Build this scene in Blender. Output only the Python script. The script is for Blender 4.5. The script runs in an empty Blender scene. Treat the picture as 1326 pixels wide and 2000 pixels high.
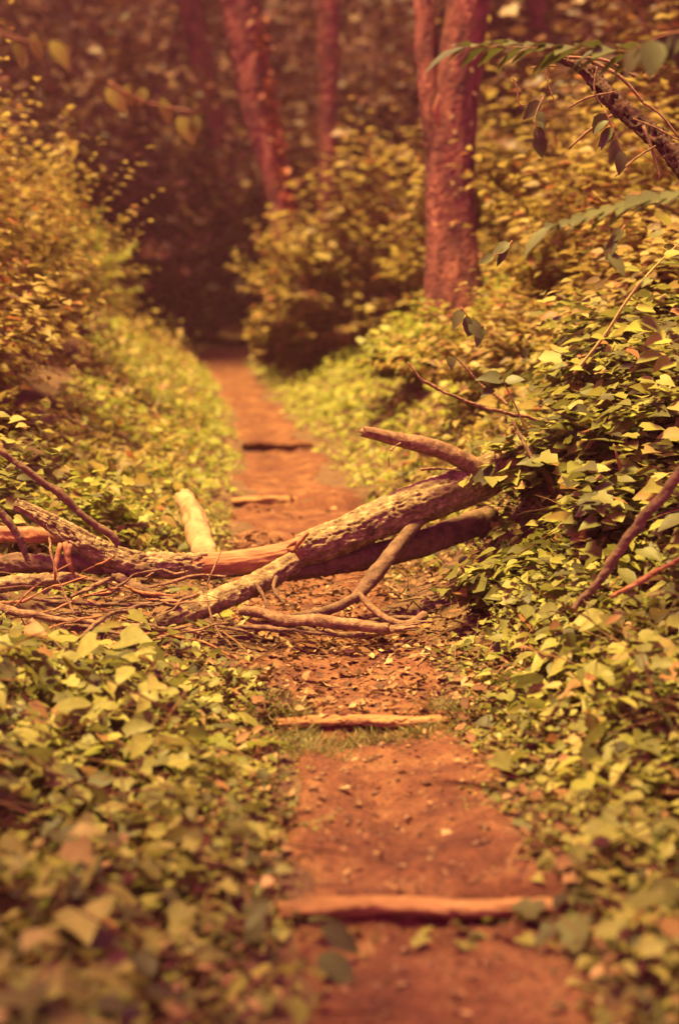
import bpy, math, random
import numpy as np
from mathutils import Vector, Matrix

# ------------------------------------------------------------------ camera, world, sun, exposure
scene = bpy.context.scene
COL = scene.collection
R = math.radians
F_PX, CXP, CYP, PITCH, CAM_Z = 3222.0, 663.0, 1000.0, 4.12, 1.6

cam_data = bpy.data.cameras.new('camera')
cam = bpy.data.objects.new('camera', cam_data)
COL.objects.link(cam)
cam.location = (0, 0, CAM_Z)
cam.rotation_euler = (R(90 - PITCH), 0, 0)
cam_data.sensor_fit = 'VERTICAL'
cam_data.sensor_height = 36.0
cam_data.sensor_width = 24.0
cam_data.lens = 58.0
cam_data.clip_start = 0.05
cam_data.clip_end = 500
cam_data.dof.use_dof = True
cam_data.dof.focus_distance = 7.0
cam_data.dof.aperture_fstop = 1.3
scene.camera = cam

SUN_EL, SUN_ROT = R(74), math.atan2(-0.3, -0.12)
world = bpy.data.worlds.new('World')
scene.world = world
world.use_nodes = True
wn, wl = world.node_tree.nodes, world.node_tree.links
bg = wn['Background']
sky = wn.new('ShaderNodeTexSky')
sky.sky_type = 'NISHITA'
sky.sun_disc = False
sky.sun_elevation = SUN_EL
sky.sun_rotation = SUN_ROT
tint = wn.new('ShaderNodeMix'); tint.data_type = 'RGBA'; tint.blend_type = 'MULTIPLY'
tint.inputs['Factor'].default_value = 1.0
tint.inputs['B'].default_value = (1.0, 0.10, 0.31, 1)
wl.new(sky.outputs['Color'], tint.inputs['A'])
wl.new(tint.outputs['Result'], bg.inputs['Color'])
bg.inputs['Strength'].default_value = 0.145

sun_data = bpy.data.lights.new('sun', 'SUN')
sun_data.energy = 4.0
sun_data.angle = R(15)
sun_data.color = (1.0, 0.76, 0.23)
sun = bpy.data.objects.new('sun', sun_data)
COL.objects.link(sun)
sd = Vector((math.sin(SUN_ROT) * math.cos(SUN_EL), math.cos(SUN_ROT) * math.cos(SUN_EL), math.sin(SUN_EL)))
sun.rotation_euler = sd.to_track_quat('Z', 'Y').to_euler()

vs = scene.view_settings
vs.view_transform = 'Standard'
vs.look = 'None'
vs.gamma = 1.0
vs.use_curve_mapping = False
vs.exposure = 2.55

scene.cycles.max_bounces = 6
scene.cycles.diffuse_bounces = 3
scene.cycles.transmission_bounces = 3
scene.cycles.glossy_bounces = 2
scene.cycles.use_denoising = True

# ------------------------------------------------------------------ helpers
rng = np.random.default_rng(7)
random.seed(7)

def hash3(i, j, k, seed):
    n = (i.astype(np.int64) * 374761393 + j.astype(np.int64) * 668265263 + k.astype(np.int64) * 2147483647 + seed * 974634777) & 0xFFFFFFFF
    n = ((n ^ (n >> 13)) * 1274126177) & 0xFFFFFFFF
    n = ((n ^ (n >> 16)) * 2246822519) & 0xFFFFFFFF
    return ((n ^ (n >> 15)) & 0xFFFFFF) / float(0xFFFFFF) * 2 - 1

def vnoise(x, y, z=0.0, seed=0):
    x, y, z = np.broadcast_arrays(np.asarray(x, float), np.asarray(y, float), np.asarray(z, float))
    xi, yi, zi = np.floor(x), np.floor(y), np.floor(z)
    fx, fy, fz = x - xi, y - yi, z - zi
    u, v, w = [f * f * (3 - 2 * f) for f in (fx, fy, fz)]
    r = 0
    for a in (0, 1):
        for b in (0, 1):
            for c in (0, 1):
                wt = (u if a else 1 - u) * (v if b else 1 - v) * (w if c else 1 - w)
                r = r + wt * hash3(xi + a, yi + b, zi + c, seed)
    return r

def fbm(x, y, z=0.0, seed=0, octs=3):
    r, amp, f = 0, 1.0, 1.0
    for o in range(octs):
        r = r + amp * vnoise(np.asarray(x) * f, np.asarray(y) * f, np.asarray(z) * f, seed + o)
        amp *= 0.5; f *= 2.03
    return r

def sstep(t):
    t = np.clip(t, 0, 1)
    return t * t * (3 - 2 * t)

def P(px, py, d):
    """the place seen at a pixel of the photograph, d metres along the view axis"""
    u, v = (px - CXP) / F_PX * d, (CYP - py) / F_PX * d
    s, c = math.sin(R(PITCH)), math.cos(R(PITCH))
    return Vector((u, d * c + v * s, CAM_Z - d * s + v * c))

# ground shape: a rising trail with earth treads, banks on both sides, a wooded slope behind
YC = [0, 3.46, 4.03, 4.73, 5.73, 6.5, 8.7, 11.2, 14.3, 19, 27, 34, 45, 80]
XC = [.2, .2, .2, .17, .10, .03, -.2, -.31, -.55, -1.02, -1.96, -2.0, -1.0, 0]
WC = [.34, .33, .33, .30, .28, .36, .38, .40, .30, .26, .34, .6, .5, .5]
STEPS = [4.03, 5.72, 11.0, 14.3, 19.5]
YB = [0, 2, 4, 6, 7.5, 10, 14, 20, 30, 50]
RB = [.2, .25, .3, .55, 1.1, 1.1, 1.5, 1.6, 1.5, 1.0]
RW = [1.8, 1.8, 1.6, 1.4, 1.2, 1.6, 1.9, 3.3, 5, 6]
LB = [.1, .1, .12, .2, .3, .5, .9, 1.0, .8, .5]

def lateral(x, y):
    xc = np.interp(y, YC, XC); w = np.interp(y, YC, WC)
    return x - xc, w

def height(x, y, rough=True):
    x = np.asarray(x, float); y = np.asarray(y, float)
    off, w = lateral(x, y)
    z = 0.08 * y
    uR, uL = off - w, -off - w
    z = z + np.interp(y, YB, RB) * sstep(uR / np.interp(y, YB, RW)) + 0.12 * np.clip(uR - 2, 0, 30)
    z = z + np.interp(y, YB, LB) * sstep(uL / 2.0) + 0.10 * np.clip(uL - 2, 0, 30)
    near = 1 - sstep((np.abs(off) - w) / 0.5)
    for s in STEPS:
        t = y - s - 0.03 * np.sin(x * 9 + s)
        z = z + near * 0.045 * (.7 if s < 7 else 1.0) * np.tanh(t / 0.025) * np.exp(-np.abs(t) / 0.55)
    z = z + 0.34 * np.clip(y - 36, 0, 60)
    if rough:
        side = sstep((np.abs(off) - w) / 0.4)
        z = z + side * (0.06 * fbm(x * 1.1, y * 1.1, 0, 11) + 0.02 * fbm(x * 5, y * 5, 0, 12))
        z = z + (1 - side) * (0.016 * fbm(x * 4.5, y * 4.5, 0, 13) + 0.005 * fbm(x * 17, y * 17, 0, 14))
        z = z - 0.03 * (1 - sstep(np.abs(off) / (w + .05)))
    return z

def hz(x, y):
    return float(height(np.array([x]), np.array([y]))[0])

def GP(px, py):
    """where the line of sight through a pixel of the photograph meets the ground"""
    ds = np.linspace(2.2, 60, 6000)
    s, c = math.sin(R(PITCH)), math.cos(R(PITCH))
    u, v = (px - CXP) / F_PX * ds, (CYP - py) / F_PX * ds
    X, Y, Z = u, ds * c + v * s, CAM_Z - ds * s + v * c
    hit = np.nonzero(Z <= height(X, Y))[0]
    k = hit[0] if len(hit) else len(ds) - 1
    return Vector((X[k], Y[k], float(height(X[k:k+1], Y[k:k+1])[0])))

def mesh_np(name, co, faces, smooth=True):
    """co (n,3); faces (m,3) or (m,4) index arrays"""
    me = bpy.data.meshes.new(name)
    co = np.ascontiguousarray(co, dtype=np.float32); faces = np.ascontiguousarray(faces, dtype=np.int32)
    m, k = faces.shape
    me.vertices.add(len(co)); me.vertices.foreach_set('co', co.ravel())
    me.loops.add(m * k); me.loops.foreach_set('vertex_index', faces.ravel())
    me.polygons.add(m)
    me.polygons.foreach_set('loop_start', np.arange(0, m * k, k, dtype=np.int32))
    me.polygons.foreach_set('use_smooth', np.full(m, smooth))
    me.update(calc_edges=True)
    return me

def obj(name, me, mat=None, parent=None, loc=None):
    o = bpy.data.objects.new(name, me); COL.objects.link(o)
    if mat and not me.materials: me.materials.append(mat)
    if parent: o.parent = parent
    if loc is not None: o.location = loc
    return o

def tag(o, label=None, cat=None, group=None, kind=None):
    for k, v in (('label', label), ('category', cat), ('group', group), ('kind', kind)):
        if v: o[k] = v
    return o

def empty(name, loc, label, cat, group=None):
    o = bpy.data.objects.new(name, None); COL.objects.link(o)
    o.empty_display_size = 0.1
    o.location = loc
    return tag(o, label, cat, group)

def catmull(pts, n):
    pts = np.array(pts, float)
    p = np.vstack([2 * pts[0] - pts[1], pts, 2 * pts[-1] - pts[-2]])
    seg = len(pts) - 1
    t = np.linspace(0, seg - 1e-6, n)
    i = t.astype(int); f = (t - i)[:, None]
    a, b, c, d = p[i], p[i + 1], p[i + 2], p[i + 3]
    return 0.5 * (2 * b + (c - a) * f + (2 * a - 5 * b + 4 * c - d) * f ** 2 + (3 * b - a - 3 * c + d) * f ** 3)

def tube(pts, radii, ns=10, n=None, bark=0.0, freq=9.0, seed=0, knots=0.0, closed=True, flat=1.0, ragged=0.0):
    """tapered tube along a smooth line, with bark relief; returns co, quads, and (u along, angle) per vertex"""
    n = n or max(6, len(pts) * 5)
    c = catmull(pts, n)
    k = np.linspace(0, 1, len(radii))
    r = np.interp(np.linspace(0, 1, n), k, radii)
    tan = np.gradient(c, axis=0); tan /= np.linalg.norm(tan, axis=1)[:, None] + 1e-9
    up = np.array([0.0, 0.0, 1.0]) if abs(tan[0][2]) < .9 else np.array([0.0, 1.0, 0.0])
    A = np.zeros_like(c); B = np.zeros_like(c)
    v = up - tan[0] * (up @ tan[0]); v /= np.linalg.norm(v)
    for i in range(n):
        v = v - tan[i] * (v @ tan[i]); v /= np.linalg.norm(v)
        A[i] = v; B[i] = np.cross(tan[i], v)
    th = np.linspace(0, 2 * np.pi, ns, endpoint=False)
    s = np.concatenate([[0], np.cumsum(np.linalg.norm(np.diff(c, axis=0), axis=1))])
    S, TH = np.meshgrid(s, th, indexing='ij')
    rr = r[:, None] * np.ones_like(TH)
    cx, sx = np.cos(TH), np.sin(TH)
    if knots: rr = rr * (1 + knots * fbm(S * 3 / max(radii[0], .02) * .09, cx * 1.2, sx * 1.2, seed + 5, 2))
    if bark:
        wp = .25 * vnoise(S * freq * 1.3, cx * 2, sx * 2, seed + 3)
        n1 = fbm(S * freq * 0.62, (cx * rr) * freq * 3.7 + wp, (sx * rr) * freq * 3.7 + wp, seed, 3)
        n1 = n1 + .45 * vnoise(S * freq * 2.4, cx * rr * freq * 5, sx * rr * freq * 5, seed + 9)
        ridge = np.clip(1 - np.abs(n1) * 3.6, 0, 1)       # deep furrows along the lines where the noise crosses nought
        rr = rr + bark * (0.35 * np.clip(n1, -1, 1) - 1.0 * ridge ** 1.5 + .3 * vnoise(S * freq * 6, cx * rr * freq * 11, sx * rr * freq * 11, seed + 19))
    co = c[:, None, :] + rr[..., None] * (cx[..., None] * A[:, None, :] * flat + sx[..., None] * B[:, None, :])
    if ragged:
        for e, sg in ((0, -1), (n - 1, 1)):
            co[e] += tan[e] * (sg * ragged * (0.4 + vnoise(th * 3, e + seed, 0, seed)[:, None]))
    i, j = np.meshgrid(np.arange(n - 1), np.arange(ns), indexing='ij')
    a = i * ns + j; b = i * ns + (j + 1) % ns
    quads = np.stack([a, b, b + ns, a + ns], -1).reshape(-1, 4)
    co = co.reshape(-1, 3)
    if closed:
        co = np.vstack([co, c[0] - tan[0] * r[0] * .15, c[-1] + tan[-1] * r[-1] * .15])
        q = len(co) - 2
        jj = np.arange(ns); nx = (jj + 1) % ns
        c0 = np.stack([np.full(ns, q), nx, jj, jj], -1)
        l0 = (n - 1) * ns
        c1 = np.stack([np.full(ns, q + 1), l0 + jj, l0 + nx, l0 + nx], -1)
        caps = np.vstack([c0, c1])[:, :3]
    else:
        caps = np.zeros((0, 3), int)
    return co, quads, caps, S.ravel(), TH.ravel()

def tube_mesh(name, *a, **k):
    co, q, caps, S, TH = tube(*a, **k)
    tris = np.vstack([q[:, [0, 1, 2]], q[:, [0, 2, 3]], caps])
    return mesh_np(name, co, tris)

# ------------------------------------------------------------------ materials
def new_mat(name):
    m = bpy.data.materials.new(name); m.use_nodes = True
    nt = m.node_tree
    return m, nt, nt.nodes, nt.links, nt.nodes['Principled BSDF']

def ramp(N, stops):
    r = N.new('ShaderNodeValToRGB')
    e = r.color_ramp.elements
    while len(e) > 1: e.remove(e[-1])
    e[0].position = stops[0][0]; e[0].color = (*stops[0][1], 1)
    for p, c in stops[1:]:
        x = e.new(p); x.color = (*c, 1)
    return r

def leaf_mat(name, stops, transl=0.38, rough=0.5, spec=0.22):
    m, nt, N, L, b = new_mat(name)
    g = N.new('ShaderNodeNewGeometry'); oi = N.new('ShaderNodeObjectInfo')
    ad = N.new('ShaderNodeMath'); ad.operation = 'ADD'
    fr = N.new('ShaderNodeMath'); fr.operation = 'FRACT'
    L.new(g.outputs['Random Per Island'], ad.inputs[0]); L.new(oi.outputs['Random'], ad.inputs[1])
    L.new(ad.outputs[0], fr.inputs[0])
    rp = ramp(N, stops); L.new(fr.outputs[0], rp.inputs[0])
    tc = N.new('ShaderNodeTexCoord')
    no = N.new('ShaderNodeTexNoise'); no.inputs['Scale'].default_value = 40; no.inputs['Detail'].default_value = 3
    L.new(tc.outputs['Object'], no.inputs['Vector'])
    hv = N.new('ShaderNodeHueSaturation'); L.new(rp.outputs[0], hv.inputs['Color'])
    mr = N.new('ShaderNodeMapRange'); mr.inputs['To Min'].default_value = 0.6; mr.inputs['To Max'].default_value = 1.4
    L.new(no.outputs['Fac'], mr.inputs['Value']); L.new(mr.outputs[0], hv.inputs['Value'])
    L.new(hv.outputs[0], b.inputs['Base Color'])
    b.inputs['Roughness'].default_value = rough
    b.inputs['Specular IOR Level'].default_value = spec
    bp = N.new('ShaderNodeBump'); bp.inputs['Strength'].default_value = 0.15; bp.inputs['Distance'].default_value = 0.004
    L.new(no.outputs['Fac'], bp.inputs['Height']); L.new(bp.outputs[0], b.inputs['Normal'])
    tr = N.new('ShaderNodeBsdfTranslucent'); L.new(hv.outputs[0], tr.inputs['Color'])
    mx = N.new('ShaderNodeMixShader'); mx.inputs[0].default_value = transl
    L.new(b.outputs[0], mx.inputs[1]); L.new(tr.outputs[0], mx.inputs[2])
    L.new(mx.outputs[0], N['Material Output'].inputs['Surface'])
    return m

def rough_mat(name, stops, scale=(6, 6, 6), detail=6, bump=0.5, dist=0.01, rough=0.9, bscale=40, coord='Object', spec=0.2):
    m, nt, N, L, b = new_mat(name)
    tc = N.new('ShaderNodeTexCoord'); mp = N.new('ShaderNodeMapping')
    mp.inputs['Scale'].default_value = scale
    L.new(tc.outputs[coord], mp.inputs['Vector'])
    no = N.new('ShaderNodeTexNoise'); no.inputs['Scale'].default_value = 1; no.inputs['Detail'].default_value = detail
    no.inputs['Roughness'].default_value = 0.65
    L.new(mp.outputs[0], no.inputs['Vector'])
    rp = ramp(N, stops); L.new(no.outputs['Fac'], rp.inputs[0])
    L.new(rp.outputs[0], b.inputs['Base Color'])
    n2 = N.new('ShaderNodeTexNoise'); n2.inputs['Scale'].default_value = bscale; n2.inputs['Detail'].default_value = 5
    L.new(tc.outputs[coord], n2.inputs['Vector'])
    bp = N.new('ShaderNodeBump'); bp.inputs['Strength'].default_value = bump; bp.inputs['Distance'].default_value = dist
    L.new(n2.outputs['Fac'], bp.inputs['Height']); L.new(bp.outputs[0], b.inputs['Normal'])
    b.inputs['Roughness'].default_value = rough
    b.inputs['Specular IOR Level'].default_value = spec
    return m

M = {}
M['ivy'] = leaf_mat('ivy_leaf', [(0, (.05, .045, .018)), (.25, (.11, .11, .028)), (.6, (.185, .18, .038)), (.85, (.26, .25, .055)), (.93, (.30, .26, .08)), (1, (.22, .10, .04))])
M['bright'] = leaf_mat('bright_leaf', [(0, (.11, .115, .022)), (.4, (.20, .215, .034)), (.8, (.27, .28, .045)), (1, (.33, .31, .065))], .42)
M['shrub'] = leaf_mat('shrub_leaf', [(0, (.09, .055, .02)), (.3, (.19, .135, .036)), (.72, (.27, .21, .052)), (.9, (.34, .27, .075)), (.94, (.24, .10, .04)), (1, (.2, .08, .03))], .45)
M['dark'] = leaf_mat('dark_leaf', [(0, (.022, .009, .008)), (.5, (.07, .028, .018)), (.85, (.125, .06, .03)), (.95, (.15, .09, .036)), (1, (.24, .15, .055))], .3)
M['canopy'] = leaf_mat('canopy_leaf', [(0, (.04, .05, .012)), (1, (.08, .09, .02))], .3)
M['dry'] = leaf_mat('dry_leaf', [(0, (.05, .022, .012)), (.45, (.12, .055, .026)), (.8, (.2, .105, .045)), (1, (.34, .22, .10))], .15, .75)
M['pale'] = leaf_mat('pale_leaf', [(0, (.38, .29, .15)), (1, (.5, .4, .22))], .2, .7)
M['red_leaf'] = leaf_mat('red_leaf', [(0, (.12, .03, .015)), (.6, (.25, .06, .025)), (1, (.3, .12, .04))], .3)
M['big'] = leaf_mat('big_leaf', [(0, (.05, .055, .018)), (1, (.085, .09, .026))], .25, .45)
M['grass'] = leaf_mat('grass_blade', [(0, (.08, .08, .02)), (.6, (.12, .11, .03)), (1, (.22, .17, .06))], .3)
M['soil'] = rough_mat('trail_soil', [(.30, (.045, .014, .010)), (.5, (.10, .037, .018)), (.70, (.175, .085, .037))], (5, 5, 5), 12, .9, .02, .95, 60)
M['step'] = rough_mat('worn_timber', [(.3, (.12, .055, .023)), (.5, (.24, .125, .05)), (.72, (.34, .2, .085))], (4, 16, 16), 9, .7, .008, .9, 70)
nt_ = M['soil'].node_tree; N_ = nt_.nodes
g_ = N_.new('ShaderNodeTexNoise'); g_.inputs['Scale'].default_value = 55; g_.inputs['Detail'].default_value = 6; g_.inputs['Roughness'].default_value = .75
r_ = N_.new('ShaderNodeMapRange'); r_.inputs['From Min'].default_value = .3; r_.inputs['From Max'].default_value = .7; r_.inputs['To Min'].default_value = .45; r_.inputs['To Max'].default_value = 1.5
h_s = N_.new('ShaderNodeHueSaturation'); src = N_['Principled BSDF'].inputs['Base Color'].links[0].from_socket
tc_ = N_.new('ShaderNodeTexCoord'); nt_.links.new(tc_.outputs['Object'], g_.inputs['Vector']); nt_.links.new(g_.outputs['Fac'], r_.inputs['Value'])
nt_.links.new(src, h_s.inputs['Color']); nt_.links.new(r_.outputs[0], h_s.inputs['Value']); nt_.links.new(h_s.outputs[0], N_['Principled BSDF'].inputs['Base Color'])
M['floor'] = rough_mat('forest_floor', [(.3, (.05, .03, .016)), (.55, (.10, .055, .028)), (.8, (.17, .10, .05))], (7, 7, 7), 8, 1.0, .03, .95, 30)
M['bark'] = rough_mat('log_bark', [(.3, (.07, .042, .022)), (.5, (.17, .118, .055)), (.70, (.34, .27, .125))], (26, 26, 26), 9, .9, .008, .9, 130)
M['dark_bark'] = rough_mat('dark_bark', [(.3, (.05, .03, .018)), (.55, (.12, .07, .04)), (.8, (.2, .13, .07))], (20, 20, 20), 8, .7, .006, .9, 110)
M['dead_bark'] = rough_mat('dead_bark', [(.3, (.02, .01, .008)), (.5, (.05, .025, .016)), (.75, (.13, .07, .04))], (20, 20, 20), 8, .9, .01, .9, 90)
M['trunk'] = rough_mat('tree_bark', [(.32, (.025, .009, .009)), (.47, (.085, .028, .022)), (.60, (.15, .052, .034)), (.72, (.30, .15, .085))], (7, 7, 3), 8, .9, .02, .9, 45)
M['stick'] = rough_mat('stick_bark', [(.3, (.07, .035, .02)), (.5, (.15, .085, .045)), (.72, (.30, .19, .10))], (32, 32, 32), 8, .9, .006, .85, 150)
M['wood'] = rough_mat('bare_wood', [(.3, (.13, .05, .022)), (.5, (.22, .095, .04)), (.75, (.34, .18, .08))], (6, 30, 30), 7, .35, .003, .7, 90)
M['pale_wood'] = rough_mat('pale_wood', [(.3, (.12, .07, .035)), (.5, (.24, .15, .07)), (.72, (.33, .22, .11))], (9, 9, 9), 6, .3, .004, .75, 60)
M['stem'] = rough_mat('stem', [(.3, (.14, .06, .03)), (.7, (.24, .12, .06))], (20, 20, 20), 3, .2, .002, .7, 80)
M['green_stem'] = rough_mat('green_stem', [(.3, (.2, .17, .05)), (.7, (.3, .24, .09))], (20, 20, 20), 3, .2, .002, .6, 80)

# ------------------------------------------------------------------ leaf shapes (x along the leaf, y across, z its upper side)
def blade(xs, ws, droop=.22, fold=.10, wave=0.0):
    n = len(xs); V = []; F = []
    for i, x in enumerate(xs): V.append((x, 0, -droop * x * x))
    eL, eR = {}, {}
    for i in range(1, n - 1):
        zz = -droop * xs[i] ** 2 + fold * ws[i] * 2
        eL[i] = len(V); V.append((xs[i], ws[i], zz + wave * (-1) ** i))
        eR[i] = len(V); V.append((xs[i], -ws[i], zz - wave * (-1) ** i))
    for i in range(n - 1):
        for E, sg in ((eL, 1), (eR, -1)):
            if i == 0: t = [(0, 1, E[1])]
            elif i == n - 2: t = [(i, n - 1, E[i])]
            else: t = [(i, i + 1, E[i + 1]), (i, E[i + 1], E[i])]
            F += [q if sg > 0 else (q[0], q[2], q[1]) for q in t]
    return np.array(V, float), np.array(F, int)

def fan(outline, centre=(.4, 0), droop=.2, cup=.12):
    V = [(centre[0], centre[1], 0)]
    for x, y in outline:
        V.append((x, y, -droop * x * x + cup * abs(y) * 1.3 - (.05 if abs(y) < .01 and x > .8 else 0)))
    V[0] = (centre[0], centre[1], -droop * centre[0] ** 2 - .02)
    n = len(outline)
    F = [(0, 1 + k, 1 + (k + 1) % n) for k in range(n)]
    return np.array(V, float), np.array(F, int)

def sym(half):
    return [(0.05, 0)] + [(x, -y) for x, y in half] + [(1, 0)] + [(x, y) for x, y in reversed(half)]

OVATE = blade([0, .15, .4, .72, 1], [0, .22, .31, .2, 0])
LANCE = blade([0, .2, .5, .8, 1], [0, .13, .17, .1, 0], .3, .12)
WIDE = blade([0, .18, .45, .75, 1], [0, .17, .25, .16, 0], .3, .12)
IVY = fan(sym([(-.08, .28), (.18, .52), (.42, .30), (.72, .36)]), droop=.15)
HEART = fan(sym([(-.12, .22), (.10, .43), (.42, .40), (.75, .18)]), droop=.25, cup=.15)
SIMPLE = (np.array([(0, 0, 0), (.5, .3, .05), (1, 0, -.15), (.5, -.3, .05), (.5, 0, -.02)], float),
          np.array([(0, 4, 1), (4, 2, 1), (0, 3, 4), (4, 3, 2)], int))
CURL = blade([0, .2, .5, .8, 1], [0, .2, .28, .17, 0], -.35, .28, .04)

def frames(D, Nn):
    D = D / (np.linalg.norm(D, axis=1)[:, None] + 1e-9)
    Yv = np.cross(Nn, D); Yv /= np.linalg.norm(Yv, axis=1)[:, None] + 1e-9
    Z = np.cross(D, Yv)
    return np.stack([D, Yv, Z], 2)          # columns

def leaf_cloud(templ, pos, D, Nn, size, wid=None):
    V, F = templ
    Mx = frames(D, Nn)
    w = np.ones(len(pos)) if wid is None else wid
    sc = V[None] * np.stack([size, size * w, size], 1)[:, None, :]
    co = np.einsum('nij,nkj->nki', Mx, sc) + pos[:, None, :]
    f = F[None] + (np.arange(len(pos)) * len(V))[:, None, None]
    return co.reshape(-1, 3), f.reshape(-1, 3)

def join(parts):
    co, f, o = [], [], 0
    for c, q in parts:
        co.append(c); f.append(q + o); o += len(c)
    return np.vstack(co), np.vstack(f)

def mixed(templs, pos, D, Nn, size):
    """leaves of several shapes in one cloud"""
    k = rng.integers(0, len(templs), len(pos)); out = []
    w = rng.uniform(.8, 1.2, len(pos))
    for i, t in enumerate(templs):
        s = k == i
        if s.any(): out.append(leaf_cloud(t, pos[s], D[s], Nn[s], size[s], w[s]))
    return join(out)

def rnd_dirs(n, zlo=-.3, zhi=.3):
    a = rng.uniform(0, 2 * np.pi, n)
    return np.stack([np.cos(a), np.sin(a), rng.uniform(zlo, zhi, n)], 1)

def up_normals(n, spread=.45):
    v = rng.normal(0, spread, (n, 3)); v[:, 2] = 1
    return v / np.linalg.norm(v, axis=1)[:, None]

# ------------------------------------------------------------------ ground and trail
def grid_mesh(name, xs, ys, zf):
    X, Y = np.meshgrid(xs, ys)
    co = np.stack([X, Y, zf(X, Y)], -1).reshape(-1, 3)
    nx, ny = len(xs), len(ys)
    i, j = np.meshgrid(np.arange(ny - 1), np.arange(nx - 1), indexing='ij')
    a = i * nx + j
    return mesh_np(name, co, np.stack([a, a + 1, a + nx + 1, a + nx], -1).reshape(-1, 4))

xs = np.unique(np.concatenate([np.linspace(-60, -6, 20), np.linspace(-6, -2, 32), np.linspace(-2, 2.2, 110), np.linspace(2.2, 7, 34), np.linspace(7, 60, 20)]))
ys = np.unique(np.concatenate([np.linspace(-20, 2, 12), np.linspace(2, 12, 260), np.linspace(12, 30, 160), np.linspace(30, 90, 40)]))
tag(obj('ground', grid_mesh('ground', xs, ys, height), M['floor']), kind='structure')

yp = np.concatenate([np.linspace(1.5, 9, 330), np.linspace(9.03, 31, 280)])
tp = np.linspace(-1.25, 1.25, 46)
T, Yp = np.meshgrid(tp, yp)
xc, w = np.interp(Yp, YC, XC), np.interp(Yp, YC, WC)
edge = 1 + .34 * fbm(Yp * 1.9, np.sign(T) * 5, 0, 21)
Xp = xc + T * w * edge
lift = .016 - .05 * sstep((np.abs(T) - .8) / .45)
Zp = height(Xp, Yp) + lift + .006 * fbm(Xp * 30, Yp * 30, 0, 31, 2) * (np.abs(T) < 1.1)
co = np.stack([Xp, Yp, Zp], -1).reshape(-1, 3)
nx, ny = len(tp), len(yp)
i, j = np.meshgrid(np.arange(ny - 1), np.arange(nx - 1), indexing='ij')
a = i * nx + j
tag(obj('path', mesh_np('path', co, np.stack([a, a + 1, a + nx + 1, a + nx], -1).reshape(-1, 4)), M['soil']), kind='structure')

# added reddish haze, lifts shadows and reddens the distance, closed box round everything
hv = np.array([(x, y, z) for x in (-75, 75) for y in (-35, 105) for z in (-8, 46)], float)
hq = np.array([(0, 1, 3, 2), (4, 6, 7, 5), (0, 4, 5, 1), (2, 3, 7, 6), (0, 2, 6, 4), (1, 5, 7, 3)])
hm = bpy.data.materials.new('haze_air'); hm.use_nodes = True
hn = hm.node_tree.nodes; hn.remove(hn['Principled BSDF'])
pv = hn.new('ShaderNodeVolumePrincipled')
pv.inputs['Density'].default_value = 0.0014
pv.inputs['Color'].default_value = (.9, .42, .5, 1)
pv.inputs['Anisotropy'].default_value = 0.2
hm.node_tree.links.new(pv.outputs[0], hn['Material Output'].inputs['Volume'])
tag(obj('haze', mesh_np('haze', hv, hq, False), hm), 'thin reddish haze added to lift the shadows in the woods', 'haze', None, 'stuff')

# ------------------------------------------------------------------ trees
def crown_cloud(c, rad, n, size):
    """uneven crown of leaf clumps through a volume"""
    nb = 26
    cl = rng.normal(0, 1, (nb, 3)); cl /= np.linalg.norm(cl, axis=1)[:, None]
    cl = cl * rng.uniform(.35, 1, (nb, 1)) * np.array(rad) + np.array(c)
    k = rng.integers(0, nb, n)
    p = cl[k] + rng.normal(0, 1, (n, 3)) * np.array(rad) * .2
    return leaf_cloud(SIMPLE, p, rnd_dirs(n, -.8, .3), up_normals(n, .6), rng.uniform(.6, 1.3, n) * size)

def tree(pts, radii, label, crown=None, ns=24, seed=1, mat='trunk', n=60, leaf='canopy', bark=.02, freq=6):
    base = Vector(pts[0])
    t = empty('tree', base, label, 'tree')
    loc = [Vector(p) - base for p in pts]
    obj('trunk', tube_mesh('trunk', [tuple(v) for v in loc], radii, ns=ns, n=n * 3, bark=bark, freq=freq, seed=seed, knots=.08, closed=False), M[mat], t)
    if crown:
        for c, rad, cnt, size in crown:
            co, f = crown_cloud(Vector(c) - base, rad, cnt, size)
            tag(obj('crown', mesh_np('crown', co, f), M[leaf], t), kind='stuff')
            top = loc[-1]
            for q in range(3):
                e = Vector(c) - base + Vector((rng.uniform(-.6, .6) * rad[0], rng.uniform(-.6, .6) * rad[1], rng.uniform(-.2, .4) * rad[2]))
                s = loc[-1].lerp(loc[-2], .15 * q)
                md = s.lerp(e, .5) + Vector((0, 0, -.2))
                obj('limb', tube_mesh('limb', [tuple(s), tuple(md), tuple(e)], [radii[-1] * .7, radii[-1] * .45, .03], ns=8, n=10), M[mat], t)
    return t

def ground_pt(px, d, dz=-.15):
    p = P(px, 768, d)
    return Vector((p.x, p.y, hz(p.x, p.y) + dz))

def up_line(d, pix, base_px, ext=5.0):
    """trunk axis from its base through the given pixels and on up out of view"""
    pts = [ground_pt(base_px, d)] + [P(x, y, d) for x, y in pix]
    dirv = (pts[-1] - pts[-2]).normalized()
    pts.append(pts[-1] + dirv * ext)
    return pts

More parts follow.
